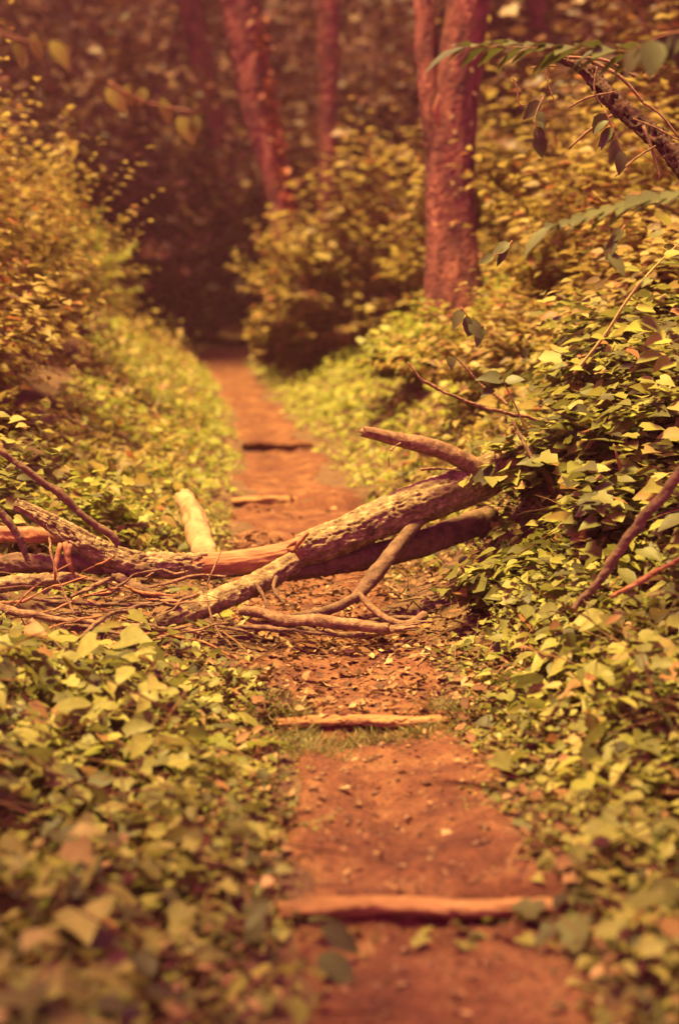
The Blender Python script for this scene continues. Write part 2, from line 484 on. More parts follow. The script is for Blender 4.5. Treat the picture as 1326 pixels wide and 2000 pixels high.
# big forked tree on the right bank
b = up_line(14, [(882, 480), (880, 320), (900, 120), (915, 0)], 892, 3.6)
t4 = tree(b, [.30, .215, .21, .19, .185, .15], 'large reddish forked tree trunk on the right bank above the path',
          crown=[((3.6, 16.0, 9.6), (3.4, 3.4, 2.0), 5000, .26)], ns=72, n=130, seed=4, bark=.013, freq=7)
base = Vector(b[0])
fk = [P(862, 360, 13.95), P(846, 250, 13.95), P(832, 100, 14), P(826, -20, 14.05), P(815, -260, 14.2)]
obj('stem', tube_mesh('stem', [tuple(v - base) for v in fk], [.09, .10, .095, .09, .08], ns=36, n=140, bark=.016, freq=7, seed=14, closed=False), M['trunk'], t4)
fl = obj('bark_flap', tube_mesh('bark_flap', [tuple(P(856, 250, 13.78) - base), tuple(P(852, 215, 13.74) - base), tuple(P(858, 185, 13.72) - base)], [.015, .035, .01], ns=6, n=8, flat=.4), M['wood'], t4)
for q in range(22):                                       # small bark flakes standing proud of the trunk
    k = rng.uniform(40, 570); th = rng.uniform(-1.2, 1.2)
    cxk = np.interp(k, [0, 120, 320, 480, 590], [915, 900, 880, 882, 890])
    p = P(cxk + math.sin(th) * 42, k, 14) + Vector((0, -math.cos(th) * .2, 0))
    me = tube_mesh('bark_flake', [(0, 0, 0), (.0, -.015, -.03), (.0, -.005, -.07)], [.006, .02, .004], ns=5, n=4, flat=.4)
    o = obj('bark_flake', me, M['bark'], t4, p - base); o.rotation_euler = (rng.uniform(-.3, .3), rng.uniform(-.5, .5), th)

# leaning tree left of it, climbing red leaves along its side
b = up_line(23.5, [(552, 400), (510, 240), (490, 120), (468, 0)], 568, 4.5)
t1 = tree(b, [.20, .20, .235, .255, .26, .2], 'leaning red barked tree behind the path bend with leaves climbing its trunk',
          crown=[((-4.5, 26.5, 12.5), (3.6, 3.4, 1.8), 4500, .28)], ns=26, n=80, seed=6, bark=.03, freq=5)
base = Vector(b[0])
n = 170
kk = rng.uniform(20, 420, n)
pp = np.array([tuple(P(np.interp(k, [0, 120, 240, 400], [500, 518, 535, 570]) + rng.normal(0, 7), k, 23.3 + rng.uniform(-.1, .05)) - base) for k in kk])
co, f = leaf_cloud(OVATE, pp, rnd_dirs(n, -.9, .1), up_normals(n, .8), rng.uniform(.08, .16, n))
tag(obj('climbing_leaves', mesh_np('climbing_leaves', co, f), M['red_leaf'], t1), kind='stuff')

b = up_line(36, [(440, 310), (400, 150), (368, 0)], 470, 5)
t2 = tree(b, [.26, .25, .25, .24, .2], 'slim tree leaning left in the dark woods left of the other trunks',
          crown=[((-5.0, 37, 14.6), (3.6, 3.2, 1.8), 4500, .3)], ns=20, n=60, seed=8, bark=.02, freq=5)
base = Vector(b[0])
obj('branch', tube_mesh('branch', [tuple(P(392, 30, 35.9) - base), tuple(P(362, 62, 35.8) - base), tuple(P(325, 95, 35.7) - base)], [.08, .07, .03], ns=8, n=10), M['trunk'], t2)
b = up_line(24, [(640, 290), (642, 150), (640, 0)], 640, 5)
tree(b, [.17, .14, .145, .15, .13], 'straight slender trunk standing between the leaning tree and the forked tree',
     crown=[((.4, 26.5, 11.8), (3.2, 3.0, 1.8), 4500, .28)], ns=20, n=60, seed=9, bark=.025, freq=5)
far = [(1030, 27, .17, 'shaded trunk behind the right bank, right of the forked tree'),
       (1230, 30, .18, 'shaded trunk behind the right bank at the far right')]
for px, d, r_, lab in far:
    g0 = ground_pt(px, d)
    tree([g0, g0 + Vector((.1, 0, 3)), g0 + Vector((-.1, .1, 7)), g0 + Vector((.1, .2, 10))], [r_ * 1.2, r_, r_ * .9, r_ * .7], lab,
         crown=[((g0.x, g0.y + 1, g0.z + 9.6), (3.2, 3.0, 1.7), 3500, .3)], ns=14, n=30, seed=int(px), bark=.02)

# ------------------------------------------------------------------ shrubs
def shrub_arrays(rx, ry, h, twigs, per, size, lump=.35, seed=0, low=.0, tilt=.55):
    """leaves set along outward growing twigs; positions relative to the shrub's base"""
    a = rng.uniform(0, 2 * np.pi, twigs); e = np.arcsin(rng.uniform(low, 1, twigs))
    lum = 1 + lump * fbm(np.cos(a) * np.cos(e) * 2.2, np.sin(a) * np.cos(e) * 2.2, np.sin(e) * 2.2, seed + 40, 2)
    tip = np.stack([np.cos(a) * np.cos(e) * rx, np.sin(a) * np.cos(e) * ry, .12 * h + np.sin(e) * h * .88], 1) * lum[:, None] * rng.uniform(.55, 1.08, (twigs, 1))
    root = tip * np.array([.45, .45, .35]) + rng.normal(0, .08, (twigs, 3)) * h * .4
    pos, D, Nn, S = [], [], [], []
    out = tip - root; out /= np.linalg.norm(out, axis=1)[:, None]
    side = np.cross(out, [0, 0, 1.0]); side /= np.linalg.norm(side, axis=1)[:, None] + 1e-6
    for k in range(per):
        f = .45 + .55 * k / max(per - 1, 1)
        p = root + (tip - root) * f; p[:, 2] -= .06 * h * f * f
        sg = 1 if k % 2 else -1
        d = out * .6 + side * sg * .8 + rng.normal(0, .25, (twigs, 3)); d[:, 2] = d[:, 2] * .5 - .15
        nn = up_normals(twigs, tilt) + out * .45
        pos.append(p + d * size * .15); D.append(d); Nn.append(nn); S.append(rng.uniform(.65, 1.25, twigs) * size)
    return np.vstack(pos), np.vstack(D), np.vstack(Nn), np.concatenate(S), tip

def shrub(x, y, rx, ry, h, twigs, per, size, label, mat='shrub', templs=(OVATE,), seed=0, stems=4, single=0, group=None, name='shrub', low=0.0, dz=-.05, cat='shrub', lump=.35):
    base = Vector((x, y, hz(x, y) + dz))
    t = empty(name, base, label, cat, group)
    pos, D, Nn, S, tip = shrub_arrays(rx, ry, h, twigs, per, size, seed=seed, low=low, lump=lump, tilt=1.3 if mat == 'dark' else .6)
    # keep leaves out of the soil and off the open trail
    off, w = lateral(pos[:, 0] + x, pos[:, 1] + y)
    zg = height(pos[:, 0] + x, pos[:, 1] + y) - base.z
    keep = (np.abs(off) > w * .95) | (pos[:, 2] - zg > .5)
    pos[:, 2] = np.maximum(pos[:, 2], zg + .02 + rng.uniform(0, .06, len(pos)))
    pos, D, Nn, S = pos[keep], D[keep], Nn[keep], S[keep]
    if single:                                            # the leaves that show largest are single objects
        wpos = pos + np.array(base)
        score = -(wpos[:, 1]) * 1.0 + pos[:, 2] * .8 + rng.uniform(0, .5, len(pos))
        order = np.argsort(-score)
        one = order[:single]; rest = order[single:]
        leaf_objects(t, pos[one], D[one], Nn[one], S[one], templs, mat)
        pos, D, Nn, S = pos[rest], D[rest], Nn[rest], S[rest]
    if len(pos):
        co, f = mixed(templs, pos, D, Nn, S)
        tag(obj('foliage', mesh_np('foliage', co, f), M[mat], t), kind='stuff')
    for q in range(stems):
        e = tip[rng.integers(0, len(tip))] * .85
        obj('stem', tube_mesh('stem', [(0, 0, -.1), tuple(e * .45 + np.array([0, 0, .08 * h])), tuple(e)], [.012 + .006 * h, .01 + .003 * h, .003], ns=6, n=9), M['stem'], t)
    return t

LEAF_ME = {}
def leaf_me(templ, mat):
    k = (id(templ[0]), mat)
    if k not in LEAF_ME:
        me = mesh_np('leaf', templ[0], templ[1]); me.materials.append(M[mat]); LEAF_ME[k] = me
    return LEAF_ME[k]

def leaf_objects(parent, pos, D, Nn, S, templs, mat):
    Mx = frames(D, Nn)
    for k in range(len(pos)):
        me = leaf_me(templs[k % len(templs)], mat)
        o = bpy.data.objects.new('leaf', me); COL.objects.link(o)
        m = Matrix([[*Mx[k][0], pos[k][0]], [*Mx[k][1], pos[k][1]], [*Mx[k][2], pos[k][2]], [0, 0, 0, 1]])
        o.parent = parent
        o.matrix_local = m @ Matrix.Diagonal((S[k], S[k] * random.uniform(.85, 1.15), S[k], 1))

# left hedge, near to far
shrub(-2.55, 9.6, 1.0, .9, 1.85, 520, 8, .085, 'bushy yellow green shrub at the left edge above the fallen trunk', 'shrub', (OVATE, HEART), 1, single=120)
shrub(-3.05, 11.8, 1.25, 1.1, 2.5, 620, 9, .085, 'tallest yellow green shrub of the left hedge, at the left edge', 'shrub', (OVATE,), 2)
shrub(-3.05, 14.6, 1.1, 1.2, 2.3, 560, 9, .09, 'sunlit shrub in the middle of the left hedge beside the path', 'shrub', (OVATE,), 3)
shrub(-3.4, 17.6, 1.1, 1.3, 2.1, 480, 9, .11, 'sunlit shrub of the left hedge, next before the two small far ones', 'shrub', (OVATE,), 4)
shrub(-3.6, 21, 1.0, 1.3, 1.4, 340, 9, .12, 'low sunlit shrub near the far end of the left hedge', 'bright', (OVATE,), 5)
shrub(-4.0, 25, 1.0, 1.3, 1.2, 300, 9, .13, 'small last shrub of the left hedge where the path ends', 'shrub', (OVATE,), 6)
shrub(-4.4, 15, 1.6, 1.6, 2.9, 420, 9, .12, 'dull tall shrub behind the left hedge at the left edge', 'shrub', (OVATE,), 7)
shrub(-4.9, 20, 1.6, 1.6, 2.6, 420, 9, .13, 'dull tall shrub behind the middle of the left hedge', 'shrub', (OVATE,), 8)
# right bank
shrub(.25, 21, 1.35, 1.1, 2.5, 520, 9, .14, 'rounded yellow green bush left of the forked tree', 'shrub', (OVATE, IVY), 11, low=.02)
shrub(-.55, 22.3, .7, .8, 2.0, 300, 9, .14, 'upright bush with a dark side beside the far path', 'shrub', (OVATE, IVY), 12, low=.0)
shrub(1.45, 17.5, 1.0, 1.0, 2.4, 380, 9, .13, 'leafy bush behind the forked tree trunk', 'shrub', (OVATE,), 13)
shrub(2.0, 12.2, 1.1, 1.0, 1.7, 460, 9, .11, 'yellow green bush right of the forked tree on the bank', 'shrub', (OVATE, LANCE), 14)
shrub(3.0, 14.5, 1.4, 1.3, 2.7, 460, 9, .13, 'tall bush high on the right bank at the right edge', 'shrub', (OVATE,), 15)
shrub(1.15, 11.0, .75, .8, .75, 420, 8, .075, 'low brownish bush in front of the forked tree base', 'shrub', (OVATE, LANCE), 16)
shrub(1.95, 9.6, .8, .8, 1.0, 420, 8, .085, 'mid green bush on the bank behind the ivy mound', 'shrub', (OVATE, HEART), 17)
shrub(.75, 13.6, .6, .6, .55, 260, 8, .09, 'low pale bush at the foot of the forked tree', 'bright', (OVATE, IVY), 18)
# shaded woods behind
dk = [(-9, 30, 3.0, 6.5), (-6.2, 27, 2.4, 5.0), (-4.2, 32, 2.4, 5.6), (-2.2, 38, 2.6, 6.0), (-1.0, 31, 1.5, 3.4), (.9, 36, 2.8, 6.5), (1.9, 27, 2.0, 4.2), (3.8, 24, 2.2, 4.6),
      (4.6, 31, 2.6, 6.0), (7.2, 33, 3.0, 7.0), (-7.4, 37, 3.0, 7.0), (-3.6, 27.5, 1.2, 2.0), (-2.6, 32.5, 1.3, 3.2), (-1.2, 34, 1.4, 3.0)]
labs = ['dark shrub at the far left end of the shaded woods', 'dark shrub of the woods above the tallest left hedge shrub', 'dark shrub of the woods under the slim leaning tree',
        'dark shrub filling the shade past the end of the path', 'dark bush between the path end and the leaning red tree', 'tall dark shrub behind the slender straight trunk',
        'dark shrub between slender trunk and forked tree', 'dark shrub just right of the forked tree at the top of the bank', 'tall dark shrub deep in the woods right of the forked tree',
        'tall dark shrub deep in the woods at the top right corner', 'tall dark shrub deep in the woods at the top left corner', 'low dark bush beside the last bend of the path', 'dark bush standing right across the end of the path', 'dark bush right of the one across the path end']
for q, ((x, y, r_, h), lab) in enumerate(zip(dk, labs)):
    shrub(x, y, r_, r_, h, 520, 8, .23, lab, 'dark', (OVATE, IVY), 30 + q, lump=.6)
n = 30000                                                   # the wood behind reads as one mass
pos = np.stack([rng.uniform(-16, 16, n), rng.uniform(39, 47, n), np.zeros(n)], 1)
pos[:, 2] = height(pos[:, 0], pos[:, 1]) + rng.uniform(0, 1, n) * (10 + 2.5 * fbm(pos[:, 0] * .4, 0, 0, 77))
cl = fbm(pos[:, 0] * .6, pos[:, 1] * .3, pos[:, 2] * .6, 71, 3)
pos = pos[(cl > .05) | (pos[:, 1] > 43)]; n = len(pos)
h_ = 14000                                                  # undergrowth up the hill behind it
hill = np.stack([rng.uniform(-24, 24, h_), rng.uniform(46, 88, h_), np.zeros(h_)], 1)
hill[:, 2] = height(hill[:, 0], hill[:, 1]) + 4.5 * rng.random(h_) * (.5 + .5 * np.abs(fbm(hill[:, 0] * .3, hill[:, 1] * .3, 0, 78, 2)))
m = 24000                                                   # unseen leaf roof added overhead to shade the wood
roof = np.stack([rng.uniform(-17, 17, m), rng.uniform(25, 75, m), np.zeros(m)], 1)
roof[:, 2] = 9.5 + .36 * (roof[:, 1] - 25) + 2.2 * rng.random(m)
roof = roof[fbm(roof[:, 0] * .5, roof[:, 1] * .5, 0, 73, 2) > -.35]; m = len(roof)
pos = np.vstack([pos, roof, hill]); m += h_
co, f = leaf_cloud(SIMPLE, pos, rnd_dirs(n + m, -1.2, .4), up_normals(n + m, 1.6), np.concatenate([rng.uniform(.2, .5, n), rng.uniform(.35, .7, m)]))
tag(obj('far_woods', mesh_np('far_woods', co, f), M['dark']), 'dark mass of leaves closing off the woods behind all trunks, plus unseen shading roof', 'woods', None, 'stuff')
# unseen trees added beside the photographer and at the sides so their crowns shade the near and far trail
for x, y, z, rx, n_, lab in [(-2.3, 1.6, 8.0, 2.4, 1500, 'unseen broad tree added left of the photographer for shade'), (1.6, 1.5, 8.4, 2.5, 1700, 'unseen broad tree added right of the photographer for shade'),
                             (-9.5, 26, 10.5, 3.5, 4000, 'unseen shade tree in the woods left of the far path'), (7.5, 22, 11.5, 3.5, 4000, 'unseen shade tree in the woods right of the far bank')]:
    g0 = Vector((x * 1.5, y - 1, hz(x * 1.5, y - 1) - .2))
    tree([g0, g0 + Vector((0, .1, 3)), Vector((x * 1.2, y - .5, z - 1))], [.26, .2, .14], lab, crown=[((x, y, z), (rx, rx, 1.3), n_, .22)], ns=16, n=30, seed=60 + int(y))

# ------------------------------------------------------------------ ground cover
def scatter(n, x0, x1, y0, y1, power=1.0):
    y = y0 + (y1 - y0) * rng.random(n) ** power
    x = rng.uniform(x0, x1, n)
    half = (y * .5 / 2.43) * .5 + .45                       # a little wider than the view
    x = rng.uniform(-1, 1, n) * (half + .35)
    return x, y

def off_trail(x, y, margin=.0):
    off, w = lateral(x, y)
    return np.abs(off) > w * (1 + .22 * fbm(x * 2.3, y * 2.3, 0, 91)) + margin

def cover(n, y0, y1, power, smin, smax, hmax, templs, mat, label, margin=0, keep_f=None):
    x, y = scatter(n, 0, 0, y0, y1, power)
    k = off_trail(x, y, margin)
    k &= ~((y > 6.12) & (y < 7.3) & (x < -.22) & (x > -1.75) & (rng.random(len(x)) < .86))
    if keep_f is not None: k &= keep_f(x, y)
    x, y = x[k], y[k]; n = len(x)
    off, w = lateral(x, y); ed = sstep((np.abs(off) - w) / .45)
    den = .5 + .5 * fbm(x * 3.1, y * 3.1, 0, 55, 2)
    hh = hmax * (.2 + .8 * ed) * np.clip(den, .05, 1.2) * rng.uniform(.15, 1, n) + .015
    pos = np.stack([x, y, height(x, y) + hh], 1)
    s = (smin + (smax - smin) * rng.random(n) ** 2.2) * (.55 + .45 * ed)
    D = rnd_dirs(n, -.6, .3); Nn = up_normals(n, .32 if mat == 'bright' else .55)
    Nn[:, 1] -= .15
    co, f = mixed(templs, pos, D, Nn, s)
    o = obj('ground_cover', mesh_np('ground_cover', co, f), M[mat])
    tag(o, label, 'ground cover', None, 'stuff')
    return o

cover(11500, 2.5, 6.6, .8, .02, .09, .24, (IVY, HEART, OVATE), 'ivy', 'low ivy and seedlings carpeting both sides of the near path')
cover(7000, 2.4, 6.8, .8, .015, .045, .10, (OVATE, HEART), 'bright', 'tiny creeping leaves spilling over the edges of the near path', -.10, lambda x, y: (np.abs(lateral(x, y)[0]) > lateral(x, y)[1] + .03) | (fbm(x * 5, y * 5, 0, 92, 2) > .12))
cover(3300, 2.4, 6.3, .8, .06, .135, .32, (OVATE, HEART, WIDE), 'ivy', 'larger loose leaves standing above the near ground cover', .06)
cover(12000, 6.2, 11.0, 1, .025, .085, .24, (IVY, OVATE, HEART), 'ivy', 'leafy carpet around and behind the fallen trunk', .02,
      lambda x, y: (rng.random(len(x)) < np.where((y > 6.0) & (y < 8.2) & (np.abs(x + .25) < .85), .12, 1.0)))
cover(2500, 6.6, 11.0, 1, .05, .11, .5, (OVATE, HEART, WIDE), 'shrub', 'taller loose leaves around and behind the fallen trunk', .15,
      lambda x, y: (y > 8.2) | (x < -1.2) | ((x > 1.0) & (y > 7.2)))
cover(20000, 10.6, 26, .8, .05, .12, .24, (OVATE, IVY), 'bright', 'bright yellow green carpet of low plants beside the far path', .02)
cover(9000, 9.5, 24, .8, .05, .12, .75, (OVATE, LANCE), 'shrub', 'loose taller weeds on the banks of the far path', .3, lambda x, y: (x < np.interp(y, YC, XC)) | (y < 11.5) | (x - np.interp(y, YC, XC) > 2.3))
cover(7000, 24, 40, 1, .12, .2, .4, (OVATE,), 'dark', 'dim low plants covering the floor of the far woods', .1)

# grass wisps beside the second step and along the trail edge
n = 2600
x, y = [], []
g1 = np.array([GP(px, py)[:2] for px, py in [(600, 1445), (560, 1400), (520, 1385), (700, 1460), (780, 1450), (830, 1440), (620, 1475), (860, 1400), (560, 1460), (470, 1330)]])
k = rng.integers(0, len(g1), n)
xy = g1[k] + rng.normal(0, .055, (n, 2))
pos = np.stack([xy[:, 0], xy[:, 1], height(xy[:, 0], xy[:, 1])], 1)
GR = blade([0, .3, .7, 1], [0, .03, .022, 0], .25, .3)
D = rnd_dirs(n, .3, 1.6)
co, f = leaf_cloud(GR, pos, D, up_normals(n, .5), rng.uniform(.03, .085, n))
tag(obj('grass', mesh_np('grass', co, f), M['grass']), 'thin grass wisps around the second step', 'grass', None, 'stuff')

# dead stalks and long blades lying through the near undergrowth
n = 900
x, y = scatter(n, 0, 0, 2.5, 8.2); k = off_trail(x, y, .05); x, y = x[k], y[k]; n = len(x)
pos = np.stack([x, y, height(x, y) + rng.uniform(.0, .16, n)], 1)
STALK = blade([0, .3, .7, 1], [0, .008, .007, 0], .25, .9)
co, f = leaf_cloud(STALK, pos, rnd_dirs(n, -.2, .9), up_normals(n, .8), rng.uniform(.12, .42, n))
tag(obj('dead_stalks', mesh_np('dead_stalks', co, f), M['dry']), 'dry brown stalks poking through the near undergrowth', 'stalks', None, 'stuff')
n = 1500
x, y = scatter(n, 0, 0, 3.0, 9.0); off, w = lateral(x, y); k = (np.abs(off) > w * .85) & (np.abs(off) < w + .22); x, y = x[k], y[k]; n = len(x)
pos = np.stack([x, y, height(x, y)], 1)
co, f = leaf_cloud(GR, pos, rnd_dirs(n, .3, 1.6), up_normals(n, .5), rng.uniform(.04, .12, n))
tag(obj('grass', mesh_np('grass', co, f), M['grass']), 'sparse grass blades along both edges of the path', 'grass', None, 'stuff')

# leaf litter
def litter(n, y0, y1, smin, smax, label, keepf, mat='dry'):
    x, y = scatter(n, 0, 0, y0, y1, 1)
    k = keepf(x, y); x, y = x[k], y[k]; n = len(x)
    pos = np.stack([x, y, height(x, y) + .02 + rng.uniform(0, .02, n)], 1)
    co, f = mixed((CURL, OVATE, IVY), pos, rnd_dirs(n, -.3, .3), up_normals(n, .5), rng.uniform(smin, smax, n))
    tag(obj('leaf_litter', mesh_np('leaf_litter', co, f), M[mat]), label, 'leaf litter', None, 'stuff')
def on_trail(x, y):
    off, w = lateral(x, y); return np.abs(off) < w * 1.05
litter(7500, 5.7, 9.6, .010, .05, 'brown leaf litter strewn under and around the fallen trunk', lambda x, y: np.abs(x + .1) < .9 + .3 * rng.random(len(x)))
litter(5000, 2.6, 6.2, .02, .06, 'dry leaves lying beneath the near ground cover', lambda x, y: ~on_trail(x, y))
litter(900, 3.0, 6.0, .008, .03, 'crumbled bits of dry leaf on the near path', lambda x, y: on_trail(x, y))
litter(900, 9.4, 15, .02, .06, 'dry leaves and crumbs on the far steps', lambda x, y: on_trail(x, y) & (np.minimum(np.abs(y - 10.8), np.abs(y - 14.1)) < .35))
# soil crumbs, bark chips
n = 8200
x, y = scatter(n, 0, 0, 2.8, 9.5); k = on_trail(x, y) & (rng.random(n) < 1.0); x, y = x[k], y[k]; n = len(x)
CHIP = (np.array([(0, 0, 0), (1, .1, .1), (.9, .35, .05), (.1, .4, 0), (.5, .2, .3), (.5, .2, -.1)], float), np.array([(0, 1, 4), (1, 2, 4), (2, 3, 4), (3, 0, 4), (1, 0, 5), (2, 1, 5), (3, 2, 5), (0, 3, 5)], int))
pos = np.stack([x, y, height(x, y) + .016], 1)
co, f = leaf_cloud(CHIP, pos, rnd_dirs(n, -.1, .1), up_normals(n, .3), .006 + .04 * rng.random(n) ** 4)
tag(obj('bark_chips', mesh_np('bark_chips', co, f), M['stick']), 'bark chips and crumbs strewn on the path near the fallen trunk', 'bark chips', None, 'stuff')

# ------------------------------------------------------------------ log steps in the trail
def log_step(pl, pr, r_, label, seed, mat='step', dz=0.0):
    a, b = GP(*pl), GP(*pr)
    y = (a.y + b.y) / 2
    a.z = b.z = hz((a.x + b.x) / 2, y + .1) - r_ * .24 + dz
    mid = (a + b) / 2
    t = tube_mesh('log_step', [tuple(a - mid), tuple(a.lerp(b, .35) - mid + Vector((0, .01, .006))), tuple(a.lerp(b, .7) - mid + Vector((0, -.008, -.003))), tuple(b - mid)], [r_ * .95, r_, r_ * 1.04, r_ * .9], ns=30, n=140, bark=.007, freq=9, seed=seed, knots=.16, flat=.72, ragged=.012)
    o = obj('log_step', t, M[mat], None, mid)
    return tag(o, label, 'log step')

log_step((548, 1806), (1085, 1782), .031, 'round earth-coloured log set across the near path as a step', 3)
log_step((545, 1432), (880, 1398), .026, 'worn timber edge of the second step with grass at its foot', 5)
log_step((455, 985), (705, 960), .035, 'half buried timber edge of the far step just behind the fallen trunk', 7)
log_step((475, 880), (605, 872), .04, 'small earthy timber edge of the farthest step', 9, 'soil', -.015)

# ------------------------------------------------------------------ fallen trunk
def rel(pts, base): return [tuple(Vector(p) - base) for p in pts]
base = GP(600, 1235)
ft = empty('fallen_tree', base, 'bark covered fallen tree lying across the path at waist of the slope', 'fallen tree')
ft['label'] = 'long crooked fallen tree trunk lying across the path, bark stripped in its middle'
main = [P(1090, 868, 7.75), P(1000, 905, 7.6), P(900, 952, 7.5), (P(800, 990, 7.4)), P(650, 1053, 7.25), P(540, 1088, 7.15), P(400, 1104, 7.05), P(290, 1103, 6.98), P(210, 1087, 6.93), P(150, 1052, 6.9), P(90, 1015, 6.9), P(30, 985, 6.9)]
rad = [.088, .094, .094, .092, .078, .066, .060, .056, .058, .045, .034, .024]
co, q, caps, S, TH = tube(rel(main, base), rad, ns=96, n=620, bark=.014, freq=11, seed=2, knots=.05)
def bare_mask(co3):
    w = co3 + np.array(base)
    s, c = math.sin(R(PITCH)), math.cos(R(PITCH))
    return w
# stripped stretch: bark gone on the upper and front faces between two ragged edges
tot = S.max(); u = S / tot
ctr = catmull(rel(main, base), 620)
pxs = []
for p in ctr:
    w = Vector(p) + base - cam.location
    d = w.y * math.cos(R(PITCH)) - w.z * math.sin(R(PITCH))
    pxs.append(CXP + w.x / d * F_PX)
pxv = np.repeat(np.array(pxs), 96)
rag = fbm(np.cos(TH) * 1.6, np.sin(TH) * 1.6, u * 30, 3) * 40 + fbm(np.cos(TH) * 6, np.sin(TH) * 6, u * 90, 5) * 8
# TH=0 is up; find which way is the camera side
front = (co[:len(TH), 1] - np.repeat(ctr[:, 1], 96)) < .045
inside = (pxv + rag > 392) & (pxv + rag < 575) & front & (np.cos(TH) > -.75 + .2 * np.sin(u * 60))
bare = inside.astype(float)
cv = np.repeat(ctr, 96, axis=0)
dv = co[:len(TH)] - cv
ln = np.linalg.norm(dv, axis=1)[:, None]
rr0 = np.repeat(np.interp(np.linspace(0, 1, 620), np.linspace(0, 1, len(rad)), rad), 96)[:, None]
smooth_r = rr0 * (.86 + (.03 * fbm(u * 40, np.cos(TH) * 2, np.sin(TH) * 2, 8) + .035 * fbm(u * 14, np.cos(TH) * 9, np.sin(TH) * 9, 18))[:, None])
co[:len(TH)] = np.where(bare[:, None] > .5, cv + dv / ln * smooth_r, co[:len(TH)])
fb = bare[q].mean(1) > .6
def part_mesh(name, co, faces4, tris=None):
    used = np.unique(np.concatenate([faces4.ravel(), tris.ravel()]) if tris is not None and len(tris) else faces4.ravel())
    mp = -np.ones(len(co), int); mp[used] = np.arange(len(used))
    f = np.vstack([mp[faces4[:, [0, 1, 2]]], mp[faces4[:, [0, 2, 3]]]] + ([mp[tris]] if tris is not None and len(tris) else []))
    return mesh_np(name, co[used], f)
obj('trunk', part_mesh('trunk', co, q[~fb], caps), M['bark'], ft)
tag(obj('bare_wood', part_mesh('bare_wood', co, q[fb]), M['wood'], ft), 'smooth orange wood where the bark has come off')
def limb(parent, base, name, pts, radii, mat='bark', ns=16, n=None, bark=.006, freq=14, seed=0, label=None, ragged=0):
    o = obj(name, tube_mesh(name, rel(pts, base), radii, ns=ns, n=n or len(pts) * 16, bark=bark, freq=freq, seed=seed, knots=.10, ragged=ragged), M[mat], parent)
    if label: o['label'] = label
    return o
# broken stub rising from the right end
stub = limb(ft, base, 'branch', [P(955, 935, 7.5), P(915, 905, 7.45), P(850, 876, 7.4), P(775, 858, 7.36), P(711, 842, 7.33)], [.05, .042, .040, .032, .026], 'stick', 22, 90, .004, 20, 4, 'broken stub pointing up and left', .02)
limb(stub, base, 'twig', [P(790, 860, 7.36), P(772, 872, 7.3), P(762, 880, 7.28)], [.006, .005, .003], 'stick', 6)
limb(ft, base, 'twig', [P(900, 920, 7.4), P(860, 915, 7.35), P(822, 917, 7.32)], [.007, .006, .004], 'stick', 6)
limb(stub, base, 'twig', [P(764, 874, 7.3), P(759, 895, 7.3), P(760, 912, 7.3)], [.003, .003, .002], 'stick', 5)
# strut branch down to the ground
limb(ft, base, 'branch', [P(838, 995, 7.45), P(785, 1055, 7.26), P(735, 1120, 7.1), P(692, 1172, 7.02)], [.030, .031, .036, .024], 'dark_bark', 18, 70, .004, 18, 6, 'dark strut branch reaching down to the ground')
limb(ft, base, 'branch', [P(705, 1160, 7.03), P(660, 1185, 6.98), P(610, 1198, 6.95), P(560, 1205, 6.92)], [.022, .022, .018, .012], 'dark_bark', 14, 40, .004, 18, 7)
limb(ft, base, 'branch', [P(700, 1160, 7.02), P(735, 1195, 6.95), P(770, 1215, 6.9), P(800, 1218, 6.9), P(830, 1200, 6.95)], [.014, .015, .014, .016, .02], 'stick', 12, 50, .003, 18, 8)
# bark shards lifting at the left end
for k, (x0, y0, x1, y1) in enumerate([(128, 1060, 148, 1130), (138, 1065, 136, 1100), (120, 1062, 108, 1140), (600, 1040, 575, 1078), (590, 1052, 560, 1070)]):
    limb(ft, base, 'bark_shard', [P(x0, y0, 6.82 if x0 < 300 else 7.12), P((x0 + x1) / 2 - 3, (y0 + y1) / 2, 6.79 if x0 < 300 else 7.1), P(x1, y1, 6.8 if x0 < 300 else 7.11)], [.012, .014, .003], 'wood', 6, 8, 0)

# second trunk under it
base = GP(420, 1215)
s2 = empty('fallen_branch', base, 'thick dark bough under the fallen tree, bending down to the ground', 'fallen branch')
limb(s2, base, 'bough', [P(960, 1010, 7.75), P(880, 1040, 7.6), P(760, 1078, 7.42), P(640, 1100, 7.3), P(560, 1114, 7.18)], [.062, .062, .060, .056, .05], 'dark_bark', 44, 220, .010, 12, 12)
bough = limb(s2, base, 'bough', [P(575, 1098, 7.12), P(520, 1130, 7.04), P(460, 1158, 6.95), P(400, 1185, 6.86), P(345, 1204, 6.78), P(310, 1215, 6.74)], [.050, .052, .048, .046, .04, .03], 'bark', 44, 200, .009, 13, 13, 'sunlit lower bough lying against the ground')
limb(bough, base, 'twig', [P(500, 1140, 6.95), P(515, 1165, 6.9), P(525, 1195, 6.86)], [.012, .009, .006], 'dark_bark', 8)
limb(bough, base, 'twig', [P(540, 1128, 7.0), P(535, 1150, 6.92), P(555, 1180, 6.88)], [.012, .01, .006], 'dark_bark', 8)

